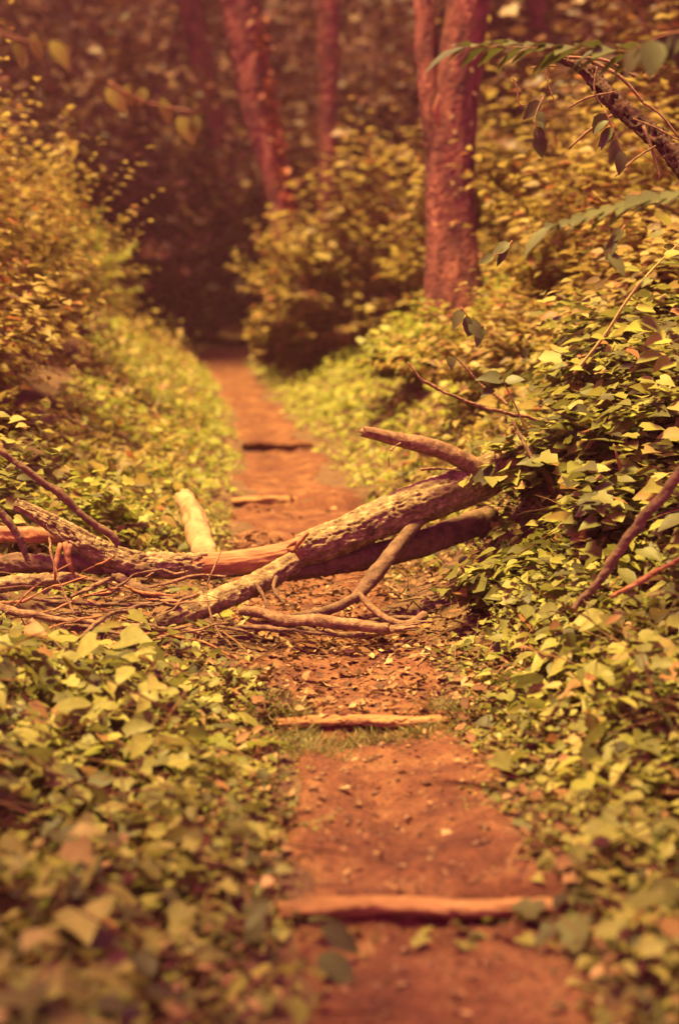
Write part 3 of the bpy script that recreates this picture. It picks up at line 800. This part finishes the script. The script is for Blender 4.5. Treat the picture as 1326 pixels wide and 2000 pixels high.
# pieces stacked at the left
def wob(pts, radii):
    """the little bends of a real branch between the given points"""
    out = []
    for a, b in zip(pts[:-1], pts[1:]):
        a, b = Vector(a), Vector(b); L_ = (b - a).length
        out.append(a)
        if L_ > .12:
            for f in (.35, .7): out.append(a.lerp(b, f) + Vector((random.gauss(0, 1), random.gauss(0, 1), random.gauss(0, 1))) * min(L_ * .022, .007))
    return out + [Vector(pts[-1])]
def stick(name, pts, radii, label, cat='stick', mat='stick', ns=10, bark=.003, freq=22, seed=0, n=None, ragged=.006, group=None):
    mid = Vector(pts[len(pts) // 2])
    o = obj(name, tube_mesh(name, rel(wob(pts, radii), mid), radii, ns=max(ns, 10), n=n or len(pts) * 18, bark=bark * 1.6, freq=freq, seed=seed, knots=.10, ragged=ragged), M[mat], None, mid)
    return tag(o, label, cat, group)
D_ = 6.85
stick('broken_log', [P(-60, 1046, 7.1), P(20, 1044, 7.06), P(80, 1046, 7.02), P(138, 1050, 6.97)], [.038, .037, .036, .032], 'reddish barkless broken log poking in from the left edge', 'log', 'wood', 26, .004, 16, 21, 70, .03)
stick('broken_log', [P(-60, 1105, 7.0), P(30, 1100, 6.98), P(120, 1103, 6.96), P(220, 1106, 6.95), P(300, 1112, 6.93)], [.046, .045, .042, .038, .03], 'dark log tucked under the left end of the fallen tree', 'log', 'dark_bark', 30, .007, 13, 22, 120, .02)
stick('broken_log', [P(-60, 1150, 6.85), P(20, 1140, 6.84), P(90, 1133, 6.84), P(150, 1128, 6.85)], [.034, .034, .03, .02], 'lowest dark log at the left edge beneath two others', 'log', 'bark', 26, .006, 14, 23, 70, .02)
stick('branch', [P(225, 1125, 6.9), P(270, 1150, 6.8), P(315, 1170, 6.78), P(350, 1180, 6.76)], [.02, .022, .028, .016], 'dark gnarled branch crossing beneath the middle of the fallen tree', 'branch', 'dark_bark', 14, .005, 16, 24)
stick('branch', [P(-30, 868, 6.7), P(50, 915, 6.72), P(112, 958, 6.75), P(160, 1005, 6.78), P(232, 1062, 6.82)], [.014, .014, .018, .016, .017], 'long dark bare branch slanting down from the left edge to the fallen tree', 'branch', 'dark_bark', 12, .003, 18, 25)
stick('branch', [P(-40, 970, 6.6), P(0, 1000, 6.62), P(35, 1045, 6.64), P(55, 1095, 6.66)], [.018, .017, .016, .012], 'short dark branch crossing the log ends at the left edge', 'branch', 'dark_bark', 12, .003, 18, 26)
g = [(-40, 1175, 1215), ]
stick('stick', [P(-40, 1172, 6.62), P(40, 1198, 6.6), P(100, 1208, 6.58), P(170, 1214, 6.56), P(290, 1228, 6.54), P(392, 1236, 6.52)], [.020, .018, .014, .013, .012, .009], 'long pale straight stick lying left of the path, broken end towards it', 'stick', 'stick', 12, .002, 18, 27)
stick('stick', [P(130, 1222, 6.5), P(200, 1228, 6.5), P(290, 1240, 6.48)], [.007, .008, .005], 'thin dark stick lying just below the long pale stick', 'stick', 'dark_bark', 8)
stick('stick', [P(60, 1212, 6.5), P(95, 1240, 6.46), P(125, 1268, 6.42)], [.014, .015, .012], 'short thick stick slanting under the long pale stick', 'stick', 'stick', 10, .002, 18, 28)
stick('stick', [P(140, 1165, 6.6), P(180, 1147, 6.66), P(215, 1130, 6.74)], [.008, .009, .009], 'short stick propped between the long pale stick and the fallen tree', 'stick', 'stick', 8)
stick('stick', [P(70, 1170, 6.66), P(180, 1180, 6.66), P(250, 1182, 6.68), P(310, 1180, 6.7)], [.008, .009, .010, .010], 'thin stick lying level under the left logs', 'stick', 'dark_bark', 8)
stick('wood_slab', [P(190, 1284, 6.3), P(240, 1262, 6.33), P(290, 1243, 6.36)], [.026, .03, .018], 'weathered broken piece of wood below the stick pile', 'wood piece', 'wood', 12, .004, 16, 29, None, .02)
stick('branch', [P(318, 1178, 6.62), P(270, 1184, 6.5), P(215, 1200, 6.36), P(165, 1240, 6.25), P(110, 1282, 6.15), P(50, 1318, 6.05), P(-20, 1352, 5.95)], [.006, .008, .0085, .009, .009, .008, .007], 'thin bowed branch arching down to the left edge in front of the stick pile', 'branch', 'dark_bark', 8)
stick('stick', [P(55, 1388, 5.9), P(105, 1405, 5.88), P(165, 1426, 5.86)], [.015, .016, .012], 'short reddish stick lying in the ivy at left', 'stick', 'wood', 10, .002, 18, 31)
stick('vine', [P(92, 1025, 6.55), P(100, 1080, 6.5), P(118, 1140, 6.46), P(146, 1200, 6.42)], [.003, .004, .004, .005], 'thin pale dead stem standing in front of the left logs', 'vine', 'stick', 6)
stick('vine', [P(437, 1065, 6.85), P(418, 1110, 6.8), P(404, 1150, 6.76), P(412, 1200, 6.7), P(430, 1240, 6.66), P(470, 1278, 6.6), P(520, 1290, 6.55)], [.003, .003, .0035, .004, .004, .004, .003], 'thin wiry vine hanging over the stripped part of the fallen tree', 'vine', 'stick', 6)
# on the ground in front
stick('branch', [P(470, 1192, 6.88), P(560, 1212, 6.78), P(650, 1216, 6.74), P(758, 1226, 6.7)], [.020, .026, .026, .022], 'stout branch lying level on the path before the fallen tree', 'branch', 'stick', 16, .003, 18, 33)
def gs(px, py, dz=.012): p = GP(px, py); return p + Vector((0, 0, dz))
stick('stick', [gs(740, 1286), gs(790, 1268), gs(842, 1258)], [.012, .013, .010], 'straight stick lying at the right side of the path before the fallen tree', 'stick', 'stick', 8)
stick('stick', [gs(520, 1236), gs(560, 1262), gs(586, 1288)], [.010, .012, .010], 'rough stick slanting on the path towards the second step', 'stick', 'bark', 8)
stick('stick', [gs(490, 1240), gs(530, 1250), gs(565, 1275)], [.007, .007, .005], 'thin stick lying left of the rough slanting stick', 'stick', 'dark_bark', 6)
stick('stick', [gs(622, 1240), gs(645, 1262), gs(655, 1282)], [.010, .011, .007], 'forked little root lying in the middle of the path', 'stick', 'stick', 8)
stick('stick', [gs(725, 1322), gs(750, 1325), gs(775, 1327)], [.006, .007, .005], 'short dark stick lying by the two pale leaves', 'stick', 'dark_bark', 6)
stick('stick', [gs(718, 1560, .006), gs(760, 1604, .007), gs(803, 1648, .006)], [.0025, .0028, .002], 'thin straw stalk lying slantwise on the bare near path', 'stalk', 'pale_wood', 6)
stick('stick', [gs(945, 1618), gs(980, 1630), gs(1020, 1640)], [.006, .006, .004], 'small dark stick at the right edge of the near path', 'stick', 'dark_bark', 6)
stick('stick', [gs(893, 1462), gs(900, 1490), gs(908, 1515)], [.002, .0025, .002], 'pale curved stalk at the right side below the second step', 'stalk', 'pale_wood', 6)
stick('stick', [gs(150, 1855, .1), gs(190, 1880, .11), gs(230, 1900, .1)], [.006, .006, .005], 'reddish stick in the ground cover at the bottom left', 'stick', 'wood', 6)
ORD = ['leftmost', 'second from left', 'third from left', 'fourth from left', 'fifth from left', 'sixth from left']
def rows(n, x0, x1, y0, y1, bands):
    """n places in rows (far to near), each with words for its place in the row"""
    per = n // len(bands); out = []
    for b_, words_ in enumerate(bands):
        ya, yb = y0 + (y1 - y0) * b_ / len(bands), y0 + (y1 - y0) * (b_ + 1) / len(bands)
        for o_, px in enumerate(sorted(rng.uniform(x0, x1, per))):
            out.append((px, rng.uniform(ya + 4, yb - 4), ('rightmost' if o_ == per - 1 else ORD[o_]), words_))
    return out
random.seed(21)
for x0, y0, o_, w_ in rows(30, -20, 320, 1112, 1272, ['high in the branch pile against the logs', 'just under the log ends in the pile', 'in the upper middle of the branch pile', 'in the lower middle of the branch pile', 'low in the branch pile', 'at the foot of the branch pile']):
    d_ = 6.95 - (y0 - 1100) / 170 * .55
    ang = random.gauss(.1, .45); ln_ = random.uniform(70, 230); r_ = random.uniform(.0025, .007)
    pts = [P(x0 + ln_ * t * math.cos(ang) + random.gauss(0, 5), y0 + ln_ * t * math.sin(ang) * .6 + random.gauss(0, 6), d_ - .05 * t) for t in (0, .33, .66, 1)]
    for p in pts: p.z = max(p.z, hz(p.x, p.y) + .01)
    stick('twig', pts, [r_, r_, r_ * .8, r_ * .5], o_ + ' thin dead twig ' + w_, 'twig', random.choice(['stick', 'dark_bark', 'stick', 'wood']), 6, group='twigs of the branch pile')
for x0, y0, o_, w_ in rows(15, 430, 800, 1118, 1225, ['up against the underside of the fallen tree', 'in the shade under the fallen tree', 'behind the stout lying branch']):
    d_ = 7.15 - (y0 - 1110) / 115 * .4
    ang = random.gauss(0, .4); ln_ = random.uniform(60, 190); r_ = random.uniform(.006, .014)
    pts = [P(x0 - 60 + ln_ * t * math.cos(ang) + random.gauss(0, 6), y0 + ln_ * t * math.sin(ang) * .5 + random.gauss(0, 5), d_ - .06 * t) for t in (0, .33, .66, 1)]
    for p in pts: p.z = min(max(p.z, hz(p.x, p.y) + .012), hz(p.x, p.y) + .10)
    stick('branch', pts, [r_, r_, r_ * .85, r_ * .6], o_ + ' broken dark branch ' + w_, 'branch', random.choice(['dark_bark', 'dark_bark', 'stick']), 8, group='broken branches under the fallen tree')
for px, py, o_, w_ in rows(25, 470, 850, 1135, 1300, ['under the fallen tree', 'just under the lying stout branch', 'close before the stout branch', 'a little before the stout branch', 'on the path above the second step']):
    a_ = random.uniform(-.7, .7) + (math.pi / 2 if random.random() < .2 else 0); ln_ = random.uniform(.06, .3); r_ = random.uniform(.002, .006)
    p = GP(px, py); d0 = Vector((math.cos(a_), math.sin(a_), 0)) * ln_
    pts = [p - d0 * .5, p + Vector((0, random.gauss(0, .012), 0)), p + d0 * .5]
    for v in pts: v.z = hz(v.x, v.y) + .012 + random.uniform(0, .015)
    stick('twig', pts, [r_, r_, r_ * .6], o_ + ' small dead twig ' + w_, 'twig', random.choice(['stick', 'dark_bark', 'stick']), 6, group='twigs on the path by the fallen tree')
# right side
stick('branch', [P(1120, 1190, 5.95), P(1165, 1140, 5.95), P(1210, 1075, 5.93), P(1255, 1010, 5.9), P(1345, 905, 5.85)], [.013, .016, .018, .019, .020], 'brown branch slanting up to the right edge out of the ivy', 'branch', 'dark_bark', 14, .003, 18, 35)
stick('branch', [P(1195, 1165, 5.9), P(1250, 1135, 5.85), P(1340, 1085, 5.75)], [.009, .010, .010], 'thin reddish branch below the brown slanting branch at right', 'branch', 'wood', 8)
stick('branch', [P(797, 709, 7.2), P(822, 741, 7.22), P(870, 768, 7.25), P(930, 791, 7.3), P(1000, 810, 7.35), P(1075, 826, 7.4)], [.005, .007, .0075, .009, .009, .008], 'slender curved bare branch sticking up left above the fallen tree stub', 'branch', 'stick', 8)
stick('twig', [P(872, 680, 7.5), P(905, 714, 7.5), P(940, 752, 7.5), P(990, 790, 7.45)], [.003, .004, .005, .006], 'thin bare twig above and right of the slender curved branch', 'twig', 'stick', 6)
stick('twig', [P(1000, 820, 7.3), P(1020, 860, 7.25), P(1040, 898, 7.2)], [.008, .008, .009], 'short dark twig dropping from the curved branch into the ivy', 'twig', 'dark_bark', 6)

# pale cut log behind
base = GP(395, 1085)
pl = [P(362, 948, 8.9), P(378, 985, 8.6), P(395, 1035, 8.3), P(405, 1075, 8.1)]
for p in pl: p.z = max(hz(p.x, p.y) + .035, p.z - .07)
mid = pl[1]
o = obj('pale_log', tube_mesh('pale_log', rel(pl, mid), [.052, .066, .060, .064], ns=30, n=80, bark=.006, freq=9, seed=44, knots=.22, ragged=.03), M['pale_wood'], None, mid)
tag(o, 'short pale barkless log lying in the leaves behind the fallen tree', 'log')

# ------------------------------------------------------------------ arching dead branch at the upper right with twigs
base = P(1330, 330, 6.6)
ab = empty('dead_branch', base, 'shaggy dead branch arching down from above at the upper right', 'branch')
limb(ab, base, 'branch', [P(1085, 108, 6.9), P(1140, 135, 6.85), P(1190, 190, 6.8), P(1240, 235, 6.75), P(1290, 275, 6.7), P(1335, 330, 6.65), P(1400, 420, 6.6)], [.016, .030, .038, .036, .038, .04, .042], 'dead_bark', 30, 200, .022, 12, 51)
for k, (pts, r_) in enumerate([
        ([(1110, 112), (1180, 118), (1240, 150)], .007), ([(1150, 118), (1210, 150), (1260, 205)], .008), ([(1200, 180), (1150, 190), (1110, 210)], .005),
        ([(1195, 225), (1150, 255), (1110, 290)], .006), ([(1255, 245), (1275, 300), (1290, 352)], .007), ([(1280, 285), (1240, 310), (1200, 345)], .004),
        ([(1255, 200), (1290, 225), (1326, 270)], .005), ([(1165, 130), (1160, 175), (1175, 210)], .004), ([(1085, 130), (1060, 128), (1035, 133)], .004),
        ([(1235, 232), (1280, 250), (1326, 275)], .004), ([(1000, 150), (1010, 175), (1015, 205), (1060, 195)], .003), ([(1065, 130), (1072, 170), (1090, 215)], .003)]):
    limb(ab, base, 'twig', [P(x, y, 6.72 - .01 * k) for x, y in pts], [r_, r_, r_ * .7], 'stick', 6, 14, 0)

def sprig(name, pts, r_, leaves, label, cat, templs, mat, stem='stem', size=.1, group=None, dirs=None):
    """a stem with single leaves; leaves: list of (point, direction, normal, size)"""
    base = Vector(pts[0])
    t = empty(name, base, label, cat, group)
    obj('stem', tube_mesh('stem', rel(pts, base), [r_, r_, r_ * .5], ns=6, n=max(8, 5 * len(pts))), M[stem], t)
    pos = np.array([tuple(Vector(l[0]) - base) for l in leaves]); D = np.array([tuple(l[1]) for l in leaves], float)
    Nn = np.array([tuple(l[2]) for l in leaves], float); S = np.array([l[3] for l in leaves], float)
    leaf_objects(t, pos, D, Nn, S, templs, mat)
    return t

def pinnate(px0, py0, px1, py1, d0, d1, npair, size, label, seed=0, up=.35):
    """leafy frond seen almost edge on: paired leaflets along a stalk"""
    a, b = P(px0, py0, d0), P(px1, py1, d1)
    pts = [a, a.lerp(b, .5) + Vector((0, 0, .015)), b]
    ax = (b - a).normalized()
    side = Vector((0, -1, .25)).cross(ax).cross(ax) * -1
    side.normalize()
    lv = []
    for k in range(npair):
        f = .12 + .88 * k / (npair - 1)
        p = a.lerp(b, f) + Vector((0, 0, .015 * math.sin(f * 3)))
        sc = size * (1 - .35 * abs(f - .45) * 2) * random.uniform(.9, 1.1)
        for sg in (1, -1):
            dv = ax * .75 + side * sg * .8 + Vector((random.uniform(-.1, .1), random.uniform(-.1, .1), random.uniform(-.25, .05)))
            lv.append((p, dv, Vector((random.uniform(-.25, .25), -.3 + random.uniform(-.2, .2), 1)), sc))
    lv.append((b, ax + Vector((0, 0, -.3)), Vector((0, -.3, 1)), size))
    return sprig('leafy_frond', pts, .003, lv, label, 'frond', (WIDE, OVATE), 'big')

pinnate(1400, 118, 915, 92, 5.6, 5.45, 13, .17, 'long dark green frond reaching in at the top right over the forked trunk')
pinnate(1420, 360, 1085, 440, 5.5, 5.35, 11, .15, 'lower dark green frond pointing down left from the right edge')
def droop(pts, d, n, size, label):
    w = [P(x, y, d) for x, y in pts]
    lv = []
    for k in range(n):
        f = (k + .5) / n * (len(w) - 1); q = int(f); p = w[q].lerp(w[q + 1], f - q)
        lv.append((p, Vector((random.uniform(-.8, .4), random.uniform(-.3, .1), -random.uniform(.3, 1.1))), Vector((random.uniform(-.6, .6), -.7, .6)), size * random.uniform(.7, 1.2)))
    sprig('leafy_twig', w, .0035, lv, label, 'twig', (OVATE, WIDE), 'big')
droop([(1180, 215), (1200, 260), (1215, 300)], 6.5, 7, .085, 'twig of hanging leaves under the shaggy dead branch')
droop([(1060, 190), (1045, 230), (1050, 270)], 6.4, 5, .085, 'twig of dim leaves hanging left of the shaggy dead branch')
droop([(1220, 440), (1200, 470), (1185, 500)], 6.0, 5, .10, 'twig with broad drooping leaves below the lower frond')
droop([(1000, 470), (985, 490), (960, 500)], 6.6, 4, .085, 'twig with two dark leaves before the bank right of the forked tree')
droop([(1340, 60), (1290, 70), (1240, 95)], 4.6, 7, .11, 'leafy twig above the long frond in the top right corner')
droop([(900, 600), (920, 625), (950, 640)], 7.6, 5, .10, 'leafy twig at the foot of the forked tree')
# vine with pale leaves climbing on the right
vp = [P(1120, 730, 6.5), P(1180, 655, 6.45), P(1225, 585, 6.4), P(1270, 530, 6.4), P(1330, 470, 6.4)]
lv = []
for px, py, s, dx, dz in [(1285, 515, .075, .4, .1), (1300, 500, .07, 1, .4), (1250, 528, .07, -1, .2), (1268, 545, .05, -.6, -.4), (1240, 600, .08, 1, -.1), (1255, 625, .09, 1, -.5), (1180, 660, .06, -.8, .2),
                          (1300, 660, .10, -.9, -.1), (1290, 690, .11, -1, -.2), (1310, 705, .09, -.9, -.3), (1275, 740, .07, -.8, .1), (1265, 640, .10, -.9, .1), (1310, 640, .09, .6, -.3), (1135, 720, .05, -1, .1)]:
    lv.append((P(px, py, 6.38), Vector((dx, -.4, dz)), Vector((random.uniform(-.3, .3), -.6, .8)), s))
sprig('climbing_vine', vp, .006, lv, 'climbing stem with pale yellow green leaves near the right edge', 'vine', (OVATE, HEART), 'bright', 'green_stem')
lv = [(P(px, py, 6.9), Vector((dx, -.3, dz)), Vector((.1, -.7, .7)), s) for px, py, s, dx, dz in [(975, 740, .10, -1, .15), (985, 745, .085, .8, .2), (960, 760, .06, -.6, -.3), (1020, 700, .05, .2, .6), (880, 700, .05, .1, -.8)]]
sprig('sapling', [P(1030, 850, 7.0), P(1005, 790, 6.95), P(980, 742, 6.9)], .004, lv, 'small sapling with two broad leaves above the ivy mound', 'sapling', (HEART, OVATE), 'big', 'green_stem')

# hanging leaves, upper left, well behind the focus
def hang(px, py, d, n, spread, size, label, mat='pale'):
    pts = [P(px - 1.3 * spread, py - spread, d), P(px - .4 * spread, py - .5 * spread, d), P(px + spread, py - .2 * spread, d)]
    lv = []
    for k in range(n):
        f = k / max(n - 1, 1); p = pts[0].lerp(pts[2], f) + Vector((0, 0, random.uniform(-.03, .02)))
        lv.append((p, Vector((random.uniform(-.6, .8), -.2, -.9)), Vector((random.uniform(-.5, .5), -.9, .45)), size * random.uniform(.6, 1.2)))
    return sprig('hanging_twig', pts, .004, lv, label, 'twig', (OVATE, WIDE), mat)
hang(310, 235, 4.4, 6, 75, .075, 'out of focus twig with pale rounded leaves before the dark woods', 'bright')
hang(40, 100, 4.2, 5, 60, .075, 'out of focus twig with dull leaves in the top left corner', 'bright')

# ------------------------------------------------------------------ nearer plants whose leaves can be told apart
def plant(px, py, n, size, hgt, label, mat='ivy', templs=(HEART, OVATE), group=None, spread=.12, name='broad_leaved_plant', stems=3, at=None):
    p = GP(px, py) if at is None else Vector(at)
    t = empty(name, p, label, 'plant', group)
    a = rng.uniform(0, 2 * np.pi, n); rr = spread * np.sqrt(rng.random(n))
    pos = np.stack([np.cos(a) * rr, np.sin(a) * rr, hgt * (1 - .5 * (rr / spread) ** 2) * rng.uniform(.5, 1.05, n)], 1)
    pos[:, 2] += height(pos[:, 0] + p.x, pos[:, 1] + p.y) - p.z
    D = np.stack([np.cos(a), np.sin(a), rng.uniform(-.5, .1, n)], 1) + rng.normal(0, .3, (n, 3)) * [1, 1, .4]
    Nn = up_normals(n, .3) + np.array([0, -.25, 0])
    leaf_objects(t, pos, D, Nn, rng.uniform(.65, 1.2, n) * size, templs, mat)
    for k in range(min(stems, n)):
        e = pos[k]
        obj('stem', tube_mesh('stem', [(0, 0, -.02), tuple(e * [.4, .4, .6]), tuple(e)], [.003, .0025, .0015], ns=5, n=6), M['stem'], t)
    return t

plant(375, 1285, 9, .085, .14, 'plant with broad round leaves by the end of the long pale stick', 'ivy', (HEART,))
plant(185, 1395, 8, .085, .16, 'plant with pale pointed leaves in front of the stick pile', 'bright', (IVY, HEART))
plant(140, 1305, 7, .075, .12, 'plant with lobed leaves growing through the stick pile', 'ivy', (IVY,))
plant(230, 1330, 9, .08, .13, 'lobed plant between the stick pile and the pale pointed plant', 'ivy', (IVY, OVATE))
plant(30, 1330, 10, .08, .16, 'leafy plant below the bowed branch at the left edge', 'ivy', (HEART, OVATE))
plant(480, 1225, 14, .04, .12, 'small leaved sprout beside the sunlit bough at the left side of the path', 'bright', (HEART,), None, .1)
plant(350, 1200, 3, .075, .12, 'pale leaf sprout in front of the sunlit bough', 'bright', (HEART,), None, .03)
plant(402, 1048, 18, .055, .17, 'leafy sprout growing round the short pale log', 'ivy', (IVY, OVATE), None, .16)
plant(240, 1520, 9, .11, .12, 'plant with wide flat yellow green leaves left of the second step', 'bright', (OVATE, HEART))
plant(500, 1500, 10, .08, .12, 'bright plant at the left edge of the path below the second step', 'bright', (IVY, OVATE))
plant(320, 1600, 9, .085, .14, 'dull green plant in the left ground cover beneath the wide leaved one', 'ivy', (IVY, HEART))
plant(90, 1650, 10, .09, .16, 'dull broad leaved plant at the left edge, blurred', 'ivy', (HEART, OVATE))
plant(540, 1880, 8, .10, .17, 'large leaved plant left of the near log step', 'big', (OVATE, LANCE), None, .14)
plant(560, 1985, 7, .075, .14, 'pale green plant at the bottom, left of the path', 'bright', (HEART, OVATE))
plant(200, 1900, 10, .09, .18, 'blurred leafy plant at the bottom left', 'ivy', (HEART, IVY))
plant(400, 1800, 10, .08, .14, 'leafy plant midway between the bottom left plant and the large leaved one', 'ivy', (HEART, IVY))
plant(30, 1990, 9, .09, .18, 'blurred leafy plant in the bottom left corner', 'ivy', (HEART, OVATE))
plant(1160, 1560, 10, .085, .14, 'plant with pale leaves in the right ground cover', 'bright', (OVATE, HEART))
plant(1260, 1480, 10, .085, .16, 'pale leaved plant at the right edge above the other pale one', 'ivy', (OVATE, HEART))
plant(1230, 1700, 10, .085, .16, 'broad leaved plant at the right edge beside the near path', 'ivy', (HEART, OVATE))
plant(1130, 1840, 9, .085, .12, 'plant with star shaped leaves at the right end of the near log step', 'ivy', (IVY,))
plant(1290, 1900, 12, .085, .18, 'blurred leafy plant in the bottom right corner', 'ivy', (HEART, IVY))
plant(1010, 1290, 10, .06, .12, 'leafy plant right of the path before the fallen tree', 'bright', (OVATE, IVY))
plant(1060, 1400, 10, .07, .12, 'leafy plant right of the second step', 'ivy', (OVATE, IVY))
plant(690, 1860, 7, .04, .05, 'small blurred sprout at the foot of the near log step', 'ivy', (IVY, HEART), None, .07)
plant(870, 1850, 8, .045, .06, 'cluster of small leaves under the middle of the near log step', 'ivy', (IVY, HEART), None, .08)
plant(985, 1835, 8, .045, .06, 'cluster of small leaves under the right half of the near log step', 'ivy', (IVY, HEART), None, .08)
# ivy mound that buries the right end of the fallen tree
for k, (x, y, r_, h, lab) in enumerate([(1.0, 7.45, .42, .42, 'ivy mound burying the right end of the fallen tree'), (1.42, 7.2, .42, .55, 'dense ivy clump right of the mound on the fallen tree'),
                                        (1.18, 6.62, .36, .40, 'loose ivy hanging before the dark hollow at the right end of the bough'), (.78, 6.95, .30, .24, 'low ivy clump in the shade below the fallen tree end'), (1.45, 6.95, .42, .40, 'ivy clump under the brown slanting branch'),
                                        (1.35, 8.1, .45, .6, 'ivy clump up the bank behind the mound'), (1.75, 7.9, .45, 1.0, 'tall ivy clump at the right edge under the climbing stem')]):
    shrub(x, y, r_, r_, h, 120, 5, .085, lab, 'ivy', (HEART, IVY, OVATE), 70 + k, stems=4, single=200, name='ivy_clump', cat='ivy', low=.02)
shrub(-1.75, 8.0, .5, .5, .85, 170, 6, .07, 'small leaved bush behind the log ends at the left edge', 'ivy', (OVATE, HEART), 80, single=200)
shrub(-1.35, 8.6, .4, .4, .45, 120, 6, .065, 'low leafy bush left of the short pale log', 'bright', (IVY, OVATE), 81, single=150)

# ------------------------------------------------------------------ single fallen leaves on the trail
def fallen(px, py, s, label, mat='dry', templ=CURL, group=None, tilt=.15):
    p = GP(px, py) + Vector((0, 0, .016))
    o = bpy.data.objects.new('fallen_leaf', leaf_me(templ, mat)); COL.objects.link(o)
    o.location = p; o.scale = (s, s, s)
    o.rotation_euler = (rng.normal(0, tilt), rng.normal(0, tilt), rng.uniform(0, 6.28))
    return tag(o, label, 'leaf', group)
fallen(735, 1338, .075, 'larger of two pale leaves lying above the second step', 'pale', OVATE)
fallen(748, 1350, .05, 'pale leaf tucked against the larger pale leaf above the second step', 'pale', OVATE)
fallen(802, 1368, .05, 'small pale oval leaf lying right of the larger pale leaf', 'pale', OVATE)
fallen(835, 1335, .05, 'dull leaf at the right edge of the path above the second step', 'dry')
fallen(660, 1552, .05, 'pale curled leaf at the left side of the near path', 'pale')
fallen(838, 1690, .03, 'pale oval leaf in the middle of the near path', 'pale', OVATE)
fallen(780, 1750, .04, 'curled leaf lying just behind the near log step', 'dry')
for q, (px, py, o_, w_) in enumerate(rows(24, 600, 940, 1480, 1768, ['just below the second step', 'a little below the second step', 'in the farther middle of the near path', 'in the nearer middle of the near path', 'a little above the near log step', 'just above the near log step'])):
    fallen(px, py, rng.uniform(.018, .042), o_ + ' small dry leaf lying ' + w_, 'dry', CURL if q % 3 else OVATE, 'dry leaves between the log steps')
for q, (px, py, o_, w_) in enumerate(rows(24, 490, 870, 1240, 1335, ['close before the fallen tree', 'a little before the fallen tree', 'midway from fallen tree to second step', 'just above the second step'])):
    fallen(px, py, rng.uniform(.015, .045), (o_ if o_ == 'rightmost' else o_) + ' dry leaf flake on the path ' + w_, 'dry', CURL if q % 2 else OVATE, 'dry leaves before the fallen tree', .3)
